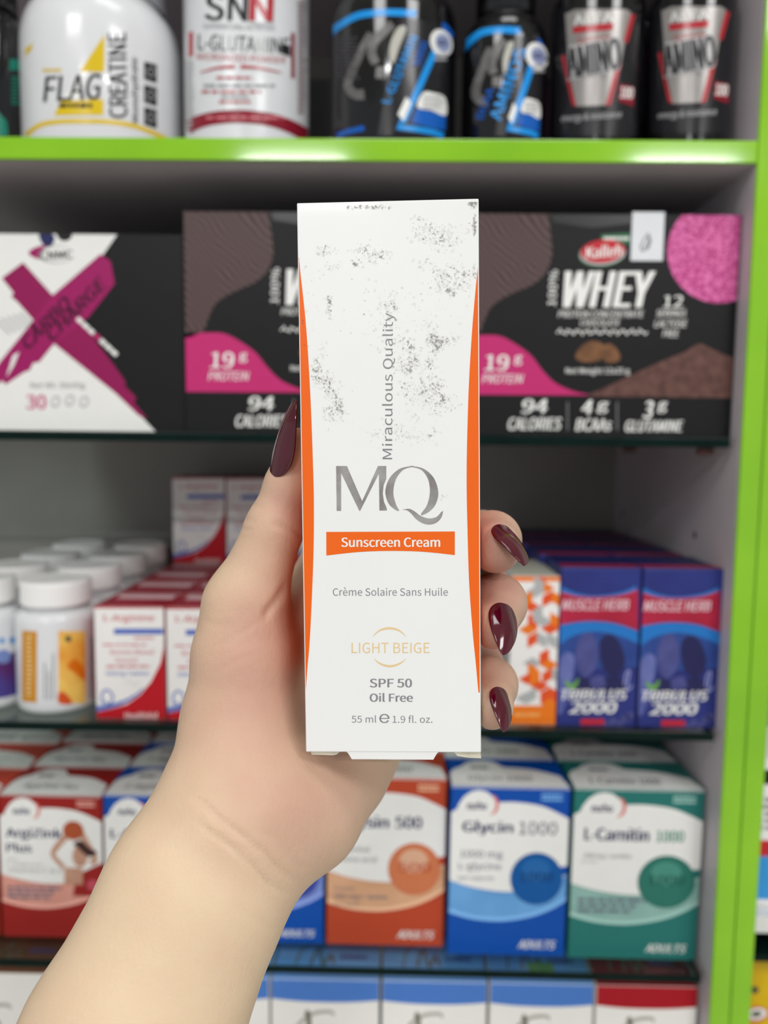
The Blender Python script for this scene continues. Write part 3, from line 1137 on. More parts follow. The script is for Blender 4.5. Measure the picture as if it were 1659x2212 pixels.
def pill(cx, cy, label):
    t = empty('pill_bottle', (cx, cy, Z2), label, 'bottle', 'white capped pill bottles')
    m = MB((cx, cy, Z2))
    prof = [(0, 0), (r - .005, 0), (r - .002, .001), (r - .0005, .003), (r, .006), (r, zc0 - .012)]
    for k in range(1, 9):
        a = math.pi / 2 * k / 8
        prof.append((r - r * .25 * (1 - math.cos(a)), zc0 - .012 + .009 * math.sin(a)))
    prof += [(r * .72, zc0 - .002), (r * .72, zc0 + .012), (0, zc0 + .012)]
    add_lathe(m, cx, cy, Z2, prof, PLW)
    m.build('body', t)
    ml = MB((cx, cy, Z2))
    rc = r * .85
    vs, fs = [], []
    n = 120
    zs = [(rc * .985, zc0 + .0005), (rc, zc0 + .0012), (rc, zc0 + .0165), (rc * .97, zc0 + .0185), (rc * .86, zc0 + .0187), (rc * .84, zc0 + .0181)]
    for i, (q, h) in enumerate(zs):
        for k in range(n):
            a = 2 * math.pi * k / n
            qq = q * (1 - (.012 if (k % 2 and 1 <= i <= 2) else 0))
            vs.append((cx + qq * math.sin(a), cy - qq * math.cos(a), Z2 + h))
    for i in range(len(zs) - 1):
        for k in range(n):
            k2 = (k + 1) % n
            fs.append((i * n + k, i * n + k2, (i + 1) * n + k2, (i + 1) * n + k))
    fs.append(tuple((len(zs) - 1) * n + k for k in range(n)))
    ml.add(vs, fs, CAPW)
    ml.build('cap', t)
    return t, m


tB, mB = pill(cx, cy, 'white pill bottle with amber strip and orange fruit picture, front row')
mw = MB((cx, cy, Z2))
w = Wrap(mw, mB)
w.poly([(48, 1362), (80, 1364), (79, 1518), (48, 1514)], ORG, 1)
w.text('BERGAMOT PLUS', (64 - 66, 1440 - 8, 64 + 66, 1440 + 8), PRINTW, 2, 90, 0, 0.02) if False else w.lines(58, 1372, 70, 1508, 14, M('cream_print', (240, 214, 160), 0.4), 2, .5, 4)
w.poly(rect(126, 1363, 185, 1519), ORG2, 1)
w.poly(spline([(128, 1519), (126, 1498), (140, 1496), (156, 1519)], 4), M('blood_orange_print', (214, 84, 30), 0.35), 2)
w.poly(spline([(146, 1440), (160, 1424), (178, 1440), (184, 1470), (160, 1452)], 5), M('deep_orange_print', (226, 116, 20), 0.35), 2)
w.poly(ell(147, 1380, 7, 7), M('olive_print', (90, 90, 60), 0.4), 2)
for x, y0 in ((95, 1432), (104, 1448), (113, 1412)):
    w.lines(x, y0, x + 4, 1512, 22, GREY, 2, .7, x)
w.lines(193, 1374, 200, 1512, 22, GREY, 2, .7, 77)
mw.build('label', tB)
sp = 0.0645
xA = onY(-36, 1450, cy).x
tA, mA = pill(xA, cy, 'white pill bottle with violet band cut off by the left edge, front row')
mw = MB((xA, cy, Z2))
w = Wrap(mw, mA)
w.poly(spline([(-60, 1480), (-40, 1410), (-20, 1412), (10, 1418), (44, 1400), (60, 1402), (60, 1500), (44, 1498), (0, 1508), (-60, 1506)], 4), VIO, 1)
w.poly(ell(7, 1418, 16, 15), M('pale_blue_print', (120, 140, 196), 0.35), 2)
w.poly(ell(27, 1383, 7, 7), M('sky_blue_print', (58, 150, 215), 0.4), 1)
w.poly(ell(4, 1384, 5, 7), M('sky_blue_print', (58, 150, 215), 0.4), 1)
mw.build('label', tA)
names = ('second', 'third', 'fourth')
for k in range(1, 4):
    if cy + sp * k + r < YB:
        dup(tB, (0.0, sp * k, 0), 'white pill bottle cap, %s in the line running back behind the orange-labelled bottle' % names[k - 1], 'white capped pill bottles', ('body', 'cap'))
        dup(tA, (-0.004, sp * k, 0), 'white pill bottle cap, %s in the line running back behind the violet-banded bottle' % names[k - 1], 'white capped pill bottles', ('body', 'cap'))

# orange hexagon carton
ORC = M('orange_carton', (236, 122, 28), 0.42)
ORR = M('orange_red_print', (226, 84, 34), 0.42)
GYH = M('grey_hexagon_print', (176, 178, 178), 0.42)
mb, f, d = carton('box', 1097, 1199, 1578, 1244, 0.531, 0.075, Z2, {'front': CREAM, 'top': M('pale_olive_top', (182, 182, 168), 0.45), 'side': WHITE, 'bottom': ORC}, '')
f.poly(rect(1080, 1236, 1210, 1256), ORC, 1)
f.poly(rect(1080, 1524, 1210, 1590), ORC, 1)
f.lines(1112, 1540, 1182, 1554, 1, M('pale_orange_print', (244, 170, 96), 0.42), 2, seed=2)


HL = [1.0]


def hexa(cx, cy, R, mats):
    p = [(cx + R * math.cos(math.radians(a)), cy + R * math.sin(math.radians(a))) for a in range(30, 390, 60)]
    for i in range(3):
        if mats[i]:
            f.poly([(cx, cy), p[2 * i], p[(2 * i + 1) % 6], p[(2 * i + 2) % 6]], mats[i], HL[0])
            HL[0] += 0.15


A_, B_, C_ = ORR, ORC, GYH
for (hx, hy, mm) in ((1178, 1258, (B_, A_, None)), (1154, 1268, (C_, None, C_)), (1150, 1300, (A_, B_, None)), (1192, 1300, (None, A_, B_)), (1140, 1348, (B_, None, A_)), (1172, 1330, (C_, C_, None)), (1188, 1346, (A_, None, B_)), (1160, 1388, (None, A_, C_)), (1182, 1390, (None, None, C_)), (1150, 1420, (C_, None, None)), (1186, 1424, (B_, A_, None)), (1140, 1455, (A_, None, B_)), (1166, 1470, (A_, B_, None)), (1192, 1466, (None, A_, C_)), (1134, 1496, (C_, None, None)), (1158, 1508, (None, C_, None)), (1188, 1508, (B_, A_, A_)), (1120, 1405, (None, None, None))):
    hexa(hx, hy, 24, mm)
sf = side_face(mb, d[0], d[2], d[3], d[4], d[5])
sf.lines(.2, .3, .8, .85, 16, LGREY, 1, seed=8)
tag(mb.build('supplement_carton'), 'white carton with orange and grey hexagons, half hidden by the fingertips', 'box')

# berry-coloured cartons
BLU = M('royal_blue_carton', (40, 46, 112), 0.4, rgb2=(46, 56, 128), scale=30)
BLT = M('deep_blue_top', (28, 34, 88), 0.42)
REDC = M('crimson_print', (156, 28, 48), 0.4, rgb2=(186, 40, 74), scale=24)
SKY = M('bright_blue_print', (36, 118, 196), 0.4)
MUS = M('slate_violet_print', (84, 88, 148), 0.42, rgb2=(60, 62, 118), scale=60)
MUSD = M('dark_indigo_print', (38, 38, 84), 0.42)  # dark shapes of the printed torso
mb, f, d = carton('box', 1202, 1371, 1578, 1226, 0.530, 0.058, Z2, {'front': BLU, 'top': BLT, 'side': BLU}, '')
f.poly([(1203, 1262)] + spline([(1203, 1262), (1240, 1280), (1288, 1287), (1340, 1280), (1374, 1266)], 5, False) + [(1376, 1290), (1288, 1296), (1200, 1290)], SKY, 1)
f.poly([(1200, 1273)] + spline([(1200, 1273), (1240, 1286), (1288, 1290), (1340, 1285), (1378, 1273)], 5, False) + spline([(1378, 1362), (1330, 1346), (1280, 1341), (1240, 1344), (1200, 1352)], 5, False), REDC, 2)
f.polys(ribbon(spline([(1206, 1277), (1240, 1288), (1288, 1292), (1340, 1287), (1376, 1275)], 5, False), 1.6), M('rose_print', (196, 80, 96), 0.45), 3)
f.poly(spline([(1200, 1352), (1240, 1345), (1280, 1342), (1330, 1347), (1378, 1363)], 5, False) + spline([(1378, 1390), (1340, 1374), (1290, 1364), (1240, 1372), (1200, 1400)], 5, False), SKY, 2)
f.poly(spline([(1200, 1400), (1240, 1372), (1290, 1364), (1340, 1374), (1378, 1390)], 5, False) + [(1378, 1440), (1200, 1450)], M('steel_blue_print', (48, 80, 150), 0.42, rgb2=(42, 62, 130), scale=40), 2)
f.poly(spline([(1252, 1380), (1270, 1366), (1286, 1380), (1292, 1420), (1280, 1452), (1262, 1462), (1246, 1440), (1244, 1404)], 5), MUS, 3)
f.poly(spline([(1296, 1384), (1318, 1370), (1340, 1390), (1350, 1430), (1334, 1462), (1312, 1456), (1298, 1430)], 5), MUSD, 3)
f.poly(spline([(1206, 1440), (1222, 1410), (1240, 1420), (1236, 1470), (1222, 1520), (1206, 1540)], 5), M('pale_violet_print', (116, 126, 186), 0.42, rgb2=(84, 92, 156), scale=50), 3)
f.poly(spline([(1250, 1462), (1280, 1470), (1330, 1462), (1352, 1480), (1340, 1496), (1256, 1496), (1240, 1480)], 5), MUSD, 3)
f.poly(spline([(1276, 1466), (1300, 1460), (1308, 1482), (1280, 1488)], 5), MUS, 4)
f.stroke(spline([(1348, 1480), (1352, 1455), (1360, 1450), (1354, 1490), (1366, 1480)], 4, False), 4, M('lilac_print', (140, 146, 200), 0.42), 4)
f.poly(spline([(1220, 1468), (1236, 1478), (1250, 1464), (1246, 1480), (1236, 1488), (1224, 1482)], 4), M('leaf_green_print', (112, 168, 80), 0.42), 5)
f.text('MUSCLE HERB', (1213, 1295, 1361, 1318), M('pinkish_white_print', (232, 206, 214), 0.4), 4, 0, 0.2, 0.02)
f.text('TRIBULUS', (1207, 1489, 1356, 1511), PRINTW, 5, 0, 0.25, 0.04)
f.text('2000', (1228, 1515, 1335, 1541), PRINTW, 5, 0, 0.25, 0.05)
f.poly(rect(1254, 1553, 1305, 1565), REDP, 5)
for bx, by in ((1310, 1566), (1324, 1558), (1338, 1564), (1350, 1552), (1360, 1545)):
    f.poly(ell(bx, by, 9, 8), MUS, 4)
f.poly(rect(1198, 1222, 1380, 1229), M('dusty_blue_print', (70, 84, 150), 0.42), 1)
tf = top_face(mb, d[0], d[1], d[2], d[3], d[5])
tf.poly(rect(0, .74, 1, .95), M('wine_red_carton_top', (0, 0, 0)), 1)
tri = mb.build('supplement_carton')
tag(tri, 'dark blue and crimson carton beside the orange hexagon carton', 'box', 'dark blue and crimson cartons')
wx = d[1] - d[0] + 0.0016
dup(tri, (wx, 0, 0), 'dark blue and crimson carton nearest the right side panel', 'dark blue and crimson cartons')
for row in (1, 2, 3):
    for coln in (0, 1):
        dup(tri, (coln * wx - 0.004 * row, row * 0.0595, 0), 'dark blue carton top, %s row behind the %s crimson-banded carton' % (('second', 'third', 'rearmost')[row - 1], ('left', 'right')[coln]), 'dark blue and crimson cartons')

# ------------------------------------------------------------------ lower glass shelf: vitamin cartons
BASK = M('basketball_print', (176, 84, 48), 0.45)
SKINP = M('skin_print', (206, 164, 140), 0.45, rgb2=(186, 136, 112), scale=60)
HAIRP = M('dark_hair_print', (70, 44, 40), 0.45)
Rv = Matrix.Rotation(TILT3, 4, 'Y')


def vitamin(pl, pr, pyb, pyt, y, colors, words, label, rows=3, w=None, player=False, amount=None, swoosh_lines=0, disk=None):
    main, top, mid = colors
    xa, xb = onY(pl, pyb, y).x, onY(pr, pyb, y).x
    xm = (xa + xb) / 2
    zb = z3(xm) + 0.0004
    h = onY((pl + pr) / 2, pyt, y).z - zb
    dep = 0.049
    mb = MB((0, 0, 0))
    hw = (xb - xa) / 2
    add_box(mb, -hw, hw, 0, dep, 0, h, {'front': main, 'top': top, 'side': main})
    f = front_face(mb, -hw, hw, 0, 0, h, False)
    # white field with a bump round the badge
    f.poly([(0, .155), (.05, .135), (.07, .10), (.11, .06), (.17, .03), (.235, .02), (.30, .03), (.355, .062), (.40, .09)] + spline([(.40, .09), (.55, .088), (.75, .105), (.90, .145), (1.0, .18)], 5, False) + [(1, .50)] + spline([(1.0, .50), (.86, .575), (.62, .612), (.40, .615), (.18, .592), (0, .555)], 5, False), PRINTW, 1)
    f.poly(spline([(0, .557), (.18, .595), (.40, .618), (.62, .614), (.86, .577), (1.0, .50)], 5, False) + spline([(1.0, .66), (.88, .715), (.70, .765), (.45, .795), (.2, .785), (0, .75)], 5, False), mid, 1)
    f.polys(ribbon(spline([(0, .735), (.2, .772), (.45, .782), (.70, .752), (.88, .702), (1.0, .648)], 5, False), .022), M('pale_' + mid.name, [min(255, c + 45) for c in PALC[mid.name]], 0.42), 2)
    f.poly(rect(0, 0, 1, .008), PRINTW, 1)  # white rim, with the top edge's highlight painted in
    f.text('eurho', (.135, .085, .30, .135), NAVY, 3, 0, 0, 0.03)
    f.text('vital', (.16, .125, .29, .150), NAVY, 3, 0, 0, 0.01) if False else None
    f.polys(ribbon(ell(.315, .105, .075, .06, 0, 14, -75, 80), lambda t: .026 * math.sin(math.pi * min(max(t, .02), .98))), M('coral_print', (222, 110, 104), 0.42), 3)
    f.lines(.76, .035, .95, .085, 2, M('pale_' + mid.name, (0, 0, 0)), 2, seed=len(label))
    for s, b, mat, bo in words:
        f.text(s, b, mat, 3, 0, 0, bo)
    f.text('ADULTS', (.60, .905, .93, .955), PRINTW, 3, 0, 0.3, 0.03) if not player else None
    if disk:
        dm, tm, s = disk
        f.poly([(.88, .47), (1, .455), (1, .50), (.88, .55)], main, 2)
        f.poly(ell(.74, .535, .222, .155), dm[0], 4)
        f.poly(ell(.74, .535, .215, .150), dm[1], 5)
        f.poly(ell(.735, .485, .12, .07), dm[2], 6)
        f.text(s, (.60, .495, .88, .55), tm, 7, 0, 0, 0.03)
    if player:
        f.poly([(.74, .55), (1, .46), (1, .70), (.70, .70)], main, 2)
        f.polys(ribbon(spline([(.66, .27), (.54, .37), (.52, .42), (.62, .50)], 6, False), .055, .035), SKINP, 3)
        f.polys(ribbon(spline([(.78, .24), (.86, .34), (.93, .44), (.88, .46)], 6, False), .06, .04), SKINP, 3)
        f.poly(ell(.78, .42, .075, .075), SKINP, 4)
        f.poly(spline([(.72, .33), (.80, .31), (.88, .36), (.95, .39), (.86, .42), (.76, .36)], 5), HAIRP, 5)
        f.poly(ell(.72, .24, .10, .066), BASK, 5)
        f.poly(rect(.62, .50, .80, .62), SKINP, 2.5)
        f.poly(ell(.90, .62, .06, .04), M('rose_print', (196, 80, 96), 0.45), 3)
    if swoosh_lines:
        f.lines(.06, .64, .62, .74, swoosh_lines, M('slate_print', (104, 110, 128), 0.45), 3, seed=4)
    tf = top_face(mb, -hw, hw, 0, dep, h)
    tf.poly(spline([(0, .62), (.04, .42), (.12, .30)], 4, False) + spline([(.14, .22), (.25, .08), (.40, .10), (.48, .28)], 4, False) + spline([(.48, .30), (.75, .38), (.96, .60)], 4, False) + [(1, 1), (0, 1)], PRINTW, 1)
    tf.text(''.join(w_[0] + ' ' for w_ in words[:2]).strip(), (.14, .60, .72, .84), GREY, 2, 0, 0.2, 0.02)
    tf.lines(.20, .28, .40, .46, 1, GREY, 2, seed=2)
    o = mb.build('vitamin_carton')
    o.location = (xm, y, zb)
    o.rotation_euler.y = TILT3
    tag(o, label[0], 'box', 'vitamin cartons on the lower glass shelf')
    for k in range(1, rows):
        dup(o, (-0.003 * k * (1 if xm > 0 else -1) * 0.6, k * 0.0505, 0), label[k], 'vitamin cartons on the lower glass shelf')
    return o


PALC = {'sky_swoosh': (92, 152, 208), 'teal_swoosh': (128, 170, 160), 'beige_swoosh': (206, 156, 118), 'salmon_swoosh': (206, 140, 124), 'blue_swoosh': (108, 132, 200)}
SW = {k: M(k, v, 0.42, rgb2=tuple(min(255, x + 22) for x in v), scale=26) for k, v in PALC.items()}
CB = M('cobalt_carton', (4, 78, 172), 0.4)
CT = M('teal_carton', (38, 118, 112), 0.4)
CO = M('rust_orange_carton', (190, 72, 42), 0.4)
CR = M('brick_red_carton', (154, 32, 28), 0.4)
CO2 = M('vermilion_carton', (206, 74, 54), 0.4)
lab3 = lambda a, b, c: (a, b, c)
vitamin(-232, -2, 2045, 1719, 0.546, (CO2, CO2, SW['beige_swoosh']), [('Vit C', (.1, .24, .4, .33), NAVY, .04)], lab3('vermilion vitamin carton cut off by the left edge, lower glass shelf', 'vermilion carton top second row at the left edge', 'vermilion carton top third row at the left edge'), 3)
vitamin(8, 226, 2045, 1718, 0.546, (CR, CR, SW['salmon_swoosh']), [('ArgiZink', (.06, .23, .61, .315), NAVY, .04), ('Plus', (.06, .335, .31, .40), NAVY, .04), ('Zinc,', (.06, .44, .17, .465), GREY, 0), ('L-arginine,', (.06, .475, .42, .50), GREY, 0), ('vitamins C & E', (.06, .51, .60, .54), GREY, 0)], lab3('brick red vitamin carton with basketball player picture, left of the wrist', 'brick red vitamin carton in the second row behind the basketball carton', 'brick red vitamin carton in the third row behind the basketball carton'), 3, player=True, swoosh_lines=3)
vitamin(230, 458, 2048, 1719, 0.546, (CB, CB, SW['sky_swoosh']), [('L-Arginin', (.06, .23, .60, .315), NAVY, .04), ('750', (.64, .23, .86, .315), GREY, 0)], lab3('cobalt blue vitamin carton peeking out left of the wrist', 'blue carton top in the second row just left of the wrist', 'blue carton top in the third row just left of the wrist'), 3)
vitamin(463, 698, 2050, 1719, 0.546, (CB, CB, SW['blue_swoosh']), [('L-Ornithin', (.06, .23, .60, .315), NAVY, .04)], lab3('cobalt blue vitamin carton behind the wrist, right edge showing', 'blue vitamin carton second row behind the wrist', 'blue vitamin carton third row behind the wrist'), 1, disk=((M('violet_blue_disk', (70, 84, 170), 0.35), M('violet_blue_disk_b', (60, 74, 160), 0.35), M('violet_blue_disk_c', (84, 98, 180), 0.35)), NAVY, '500'))
vitamin(705, 957, 2044, 1680, 0.546, (CO, CO, SW['beige_swoosh']), [('L-Lysin', (.06, .225, .52, .315), NAVY, .04), ('500', (.57, .225, .80, .295), NAVY, .04), ('essential', (.08, .405, .36, .44), GREY, .01), ('amino acid', (.08, .465, .42, .50), GREY, .01), ('Contains', (.06, .645, .24, .67), M('slate_print', (104, 110, 128), 0.45), 0), ('500 mg L-lysine', (.06, .69, .52, .73), M('slate_print', (0, 0, 0)), .02), ('per capsule', (.06, .745, .28, .77), M('slate_print', (0, 0, 0)), 0)], lab3('rust orange vitamin carton with orange disk, right of the wrist', 'rust orange carton top in the second row above the rust orange front carton', 'rust orange carton top in the third row'), 3, disk=((M('orange_disk', (206, 110, 72), 0.35), M('orange_disk_b', (210, 122, 80), 0.35), M('orange_disk_c', (224, 176, 146), 0.35)), M('rust_print', (190, 78, 50), 0.4), '500'))
vitamin(966, 1218, 2068, 1700, 0.538, (CB, CB, SW['sky_swoosh']), [('Glycin', (.10, .20, .53, .285), NAVY, .045), ('1000', (.58, .20, .90, .275), NAVY, .0), ('1000 mg', (.09, .375, .45, .43), NAVY, .0), ('L-glycine', (.08, .445, .44, .50), NAVY, .0), ('per capsule', (.08, .525, .38, .555), NAVY, 0)], lab3('cobalt blue vitamin carton with blue disk, second from the right upright', 'cobalt blue carton top in the second row behind the blue disk carton', 'cobalt blue carton top in the third row behind the blue disk carton'), 3, disk=((M('cobalt_disk', (20, 78, 148), 0.35), M('cobalt_disk_b', (8, 88, 160), 0.35), M('cobalt_disk_c', (34, 104, 172), 0.35)), M('dark_cobalt_print', (10, 58, 112), 0.4), '1000'))
vitamin(1226, 1502, 2073, 1705, 0.537, (CT, CT, SW['teal_swoosh']), [('L-Carnitin', (.09, .225, .59, .30), NAVY, .045), ('1000', (.645, .235, .86, .30), M('green_teal_print', (62, 142, 112), 0.42), .03), ('1000 mg L-carnitine', (.09, .375, .46, .41), GREY, .01), ('per tablet', (.08, .415, .20, .435), GREY, 0)], lab3('teal green vitamin carton with teal disk, nearest the right upright', 'teal green carton top in the second row behind the teal disk carton', 'teal green carton top in the third row behind the teal disk carton'), 3, swoosh_lines=3, disk=((M('teal_disk', (34, 102, 92), 0.35), M('teal_disk_b', (44, 118, 104), 0.35), M('teal_disk_c', (74, 146, 128), 0.35)), M('dark_teal_print', (28, 84, 78), 0.4), '1000'))

# ------------------------------------------------------------------ bottom row: white cartons with coloured tops
MBL = M('cornflower_band', (76, 126, 204), 0.4)
MBT = M('cornflower_top', (128, 178, 244), 0.4)
MRD = M('scarlet_band', (172, 14, 32), 0.4)
MRT = M('scarlet_top', (150, 30, 42), 0.4)
MBR = M('brown_top', (132, 92, 70), 0.4)
OLV = M('olive_grey_stroke', (120, 118, 104), 0.42)
IVO = M('ivory_carton', (242, 240, 234), 0.42)


def mbox(pl, pr, pyt, top, band, label):
    y = 0.530
    xa, xb = onY(pl, 2130, y).x, onY(pr, 2130, y).x
    zt = onY(1100, 2124, y).z
    mb = MB(((xa + xb) / 2, y + .03, Z4))
    add_box(mb, xa, xb, y, y + .062, Z4, zt, {'front': IVO, 'top': top, 'side': IVO})
    f = front_face(mb, xa, xb, y, Z4, zt, False)
    if band:
        f.poly([(0, 0), (1, 0), (1, .150)] + spline([(1, .150), (.7, .168), (.3, .168), (0, .150)], 4, False), band, 1)
    g = lambda *p: [(a, b) for a, b in p]
    f.polys(ribbon(spline(g((.14, .80), (.16, .55), (.24, .36), (.38, .26), (.55, .24), (.58, .27)), 6, False), lambda t: .03 - .018 * abs(t - .5)), M('pale_olive_stroke', (176, 174, 164), 0.42), 2)
    f.polys(ribbon(spline(g((.32, .24), (.35, .30), (.33, .55), (.36, .75)), 6, False), .045, .05), OLV, 3)
    f.polys(ribbon(spline(g((.33, .52), (.42, .38), (.46, .40), (.45, .60), (.50, .70)), 6, False), .03, .04), OLV, 3)
    f.text('Doktoris', (.60, .475, .86, .54), GREY, 2, 0, 0, 0.0)
    f.lines(.55, .66, .9, .72, 1, GREY, 2, seed=1)
    tf = top_face(mb, xa, xb, y, y + .062, zt)
    tf.polys(ribbon(spline(g((.20, .75), (.24, .45), (.34, .35)), 5, False), .02), OLV, 1)
    tf.polys(ribbon(spline(g((.34, .75), (.40, .42), (.46, .75), (.52, .55), (.56, .72)), 5, False), .03), OLV, 1)
    tf.lines(.62, .55, .9, .7, 1, M('pale_violet_print', (116, 126, 186), 0.42), 1, seed=3)
    if 'third' in label:
        tf.poly(rect(.4, .62, .66, .84), M('leaf_green_print', (0, 0, 0)), 2)
    o = mb.build('supplement_carton')
    tag(o, label, 'box', 'white cartons with coloured tops in the bottom row')


mbox(-112, 118, 2113, MBR, None, 'white carton with brown top in the bottom left corner')
mbox(351, 581, 2113, MBT, MBL, 'white carton with blue top half hidden by the forearm')
mbox(586, 819, 2113, MBT, MBL, 'white carton with blue top first to the right of the forearm')
mbox(826, 1052, 2113, MBT, MBL, 'white carton with blue top second to the right of the forearm')
mbox(1059, 1283, 2113, MBT, MBL, 'white carton with blue top third to the right of the forearm, beside the red-topped one')
mbox(1289, 1508, 2113, MRT, MRD, 'white carton with red top in the bottom row by the right upright')
# pose of the held carton against the camera, and the marks of the hand
POSE_T = [0.00183539, -0.00881286, 0.21688947]
POSE_R = [0.05178086, 0.0376483, -0.01001884]
POSE_H = 0.1604369
SKIN_A = (226, 201, 168)
SKIN_B = (200, 155, 137)
CREASES = [
    ([(622, 1258), (606, 1284), (590, 1306), (578, 1322), (572, 1340)], .0009, 8),
    ([(452, 1400), (490, 1386), (522, 1366), (548, 1350), (570, 1336)], .0002, 5),
    ([(455, 1455), (490, 1440), (516, 1424), (552, 1412)], .00016, 5),
    ([(381, 1690), (430, 1706), (486, 1700), (540, 1708), (600, 1730)], .0002, 7),
    ([(395, 1705), (440, 1735), (472, 1765), (515, 1800), (570, 1840), (605, 1878), (650, 1906)], .0007, 5),
    ([(420, 1770), (452, 1796), (486, 1820), (543, 1868), (584, 1910), (632, 1936)], .0007, 5),
    ([(505, 1952), (550, 1985), (600, 2014)], .0002, 6),
    ([(560, 1795), (600, 1815), (640, 1862), (668, 1880)], .00025, 6),
    ([(526, 1120), (538, 1124), (552, 1126)], .0004, 3.5),
    ([(546, 1090), (558, 1094), (572, 1098)], .0004, 3.5),
    ([(516, 1140), (530, 1143), (546, 1142)], .0003, 3.5),
    ([(585, 1130), (610, 1138), (640, 1152), (655, 1160)], .0005, 6),
    ([(440, 1340), (470, 1352), (500, 1345)], .0002, 6),
]
TINTS = [(625, 1090, 60, .55), (600, 1190, 60, .3), (550, 1440, 110, .42), (510, 1580, 130, .34), (600, 1790, 90, .25), (700, 1760, 110, .26), (760, 1660, 90, .2), (560, 1330, 60, .35),  # thumb-ball entries also darken it as painted shade
         (1065, 1215, 45, .9), (1060, 1130, 45, .6), (1095, 1290, 50, .7), (1062, 1385, 30, .7), (1085, 1470, 45, .6), (1060, 1560, 25, .6), (610, 1010, 40, .2), (350, 2050, 220, -.15)]
NAILS = [
    ((606, 1032, .2325), (662, 872, .2285), (-.74, -.25, -.62), .0120, .5, .0016),
    ((1077, 1149, .2270), (1116, 1237, .2150), (.60, -.42, -.70), .0120, .40, .0016),
    ((1096, 1300, .2250), (1092, 1412, .2150), (.38, -.42, -.82), .0098, .42, .0016),
    ((1087, 1484, .2260), (1090, 1580, .2165), (.55, -.35, -.76), .0084, .42, .0014),
]

# ------------------------------------------------------------------ the held sunscreen carton
BT = np.array(POSE_T)
BR = np.array(POSE_R)
BW, BH, BD = 0.052, POSE_H, 0.037


def rotm(v):
    th = np.linalg.norm(v) + 1e-12
    k = v / th
    K = np.array([[0, -k[2], k[1]], [k[2], 0, -k[0]], [-k[1], k[0], 0]])
    return np.eye(3) + np.sin(th) * K + (1 - np.cos(th)) * K @ K


BRM = rotm(BR)


def d2w(v):
    return RT * v[0] - UP * v[1] + FW * v[2]


O = c2w(BT)
EX, EY, EZ = d2w(BRM[:, 0]), d2w(BRM[:, 1]), d2w(BRM[:, 2])
BM = Matrix(((EX.x, EY.x, EZ.x, O.x), (EX.y, EY.y, EZ.y, O.y), (EX.z, EY.z, EZ.z, O.z), (0, 0, 0, 1)))
PAPER = M('coated_white_card', (238, 239, 237), 0.34, coat=0.1, rgb2=(236, 237, 235), scale=30, bump=0.015, bscale=900)
ORG_C = M('vivid_orange_print', (240, 103, 18), 0.36, coat=0.1)
FOIL = M('silver_foil', (228, 222, 216), 0.2, metal=1.0, rgb2=(178, 168, 163), scale=120, bump=0.1, bscale=300)
FOILT = M('grey_foil_print', (140, 140, 142), 0.3, metal=0.3)
TXG = M('warm_grey_print', (138, 136, 141), 0.45)
BEI = M('beige_print', (232, 203, 150), 0.45)
mb = MB(O)
add_box(mb, -BW / 2, BW / 2, -BH / 2, BH / 2, 0, BD, PAPER, 0.0003, BM)
f = Face(mb, O - EX * BW / 2 - EY * BH / 2, EX * BW, EY * BH, -EZ, True, 0.0)
f.lo, f.hi = 0.006, 0.994
f.eps = 0.00002
Lc = spline([(646, 556), (649, 590), (654, 634), (661, 703), (667, 790), (672, 888), (676, 999), (678, 1081), (677.5, 1182), (674, 1284), (669, 1385), (664, 1444), (661, 1490)], 5, False)
Rc = spline([(1034, 554), (1031.5, 585), (1027, 628), (1019, 725.5), (1012.5, 839), (1009, 953), (1008, 1040), (1009.5, 1132), (1013.4, 1258), (1021, 1365), (1027, 1425), (1033.5, 1496)], 5, False)
f.poly(Lc + [(600, 1490), (600, 556)], ORG_C, 1)
f.poly(Rc + [(1090, 1496), (1090, 554)], ORG_C, 1)


def q2(*p):
    return [(640 + x / 3.95, 980 + y / 3.95) for x, y in p]


f.poly(q2((340, 105), (432, 105), (562, 405), (697, 105), (768, 105), (768, 215), (745, 270), (738, 340), (748, 410), (772, 465), (773, 485), (710, 485), (705, 170), (545, 488), (538, 488), (383, 165), (383, 488), (345, 488)), FOIL, 2)
f.poly(spline(q2((985, 105), (880, 130), (795, 210), (760, 320), (785, 420), (840, 475), (878, 486), (850, 430), (828, 330), (850, 220), (910, 140), (985, 113)), 5), FOIL, 2)
f.poly(spline(q2((985, 105), (1090, 130), (1175, 210), (1212, 330), (1190, 430), (1140, 490), (1080, 523), (1065, 512), (1115, 440), (1140, 330), (1125, 220), (1070, 140), (985, 113)), 5), FOIL, 2)
f.poly(spline(q2((905, 480), (960, 470), (1010, 492), (1060, 530), (1130, 552), (1195, 540), (1235, 500), (1250, 490), (1252, 497), (1235, 550), (1190, 592), (1130, 605), (1070, 590), (1020, 555), (975, 505), (940, 482)), 5), FOIL, 2)
f.text('Miraculous Quality', (840 - 158, 834 - 14.5, 840 + 158, 834 + 14.5), FOILT, 2, -89.7, 0, -0.012)
f.poly([(704.8, 1149), (982.5, 1148), (982.5, 1199)] + spline([(982.5, 1199), (915, 1192), (844, 1190), (775, 1192.5), (705, 1200)], 5, False), ORG_C, 2)
f.text('Sunscreen Cream', (737, 1161, 951, 1181.5), PRINTW, 4, 0, 0, 0.033)
f.text('Crème Solaire Sans Huile', (719, 1268, 967.5, 1287), TXG, 2, 0, 0, -0.01)
arc_w = lambda t: 4.6 * math.sin(math.pi * min(max(t, .03), .97)) ** 0.8
f.polys(ribbon(spline([(805, 1375), (820, 1362), (841, 1357), (862, 1362), (877.5, 1375)], 6, False), arc_w), BEI, 2)
f.polys(ribbon(spline([(808, 1423), (822, 1434), (842, 1439), (862, 1434), (877.5, 1423)], 6, False), arc_w), BEI, 2)
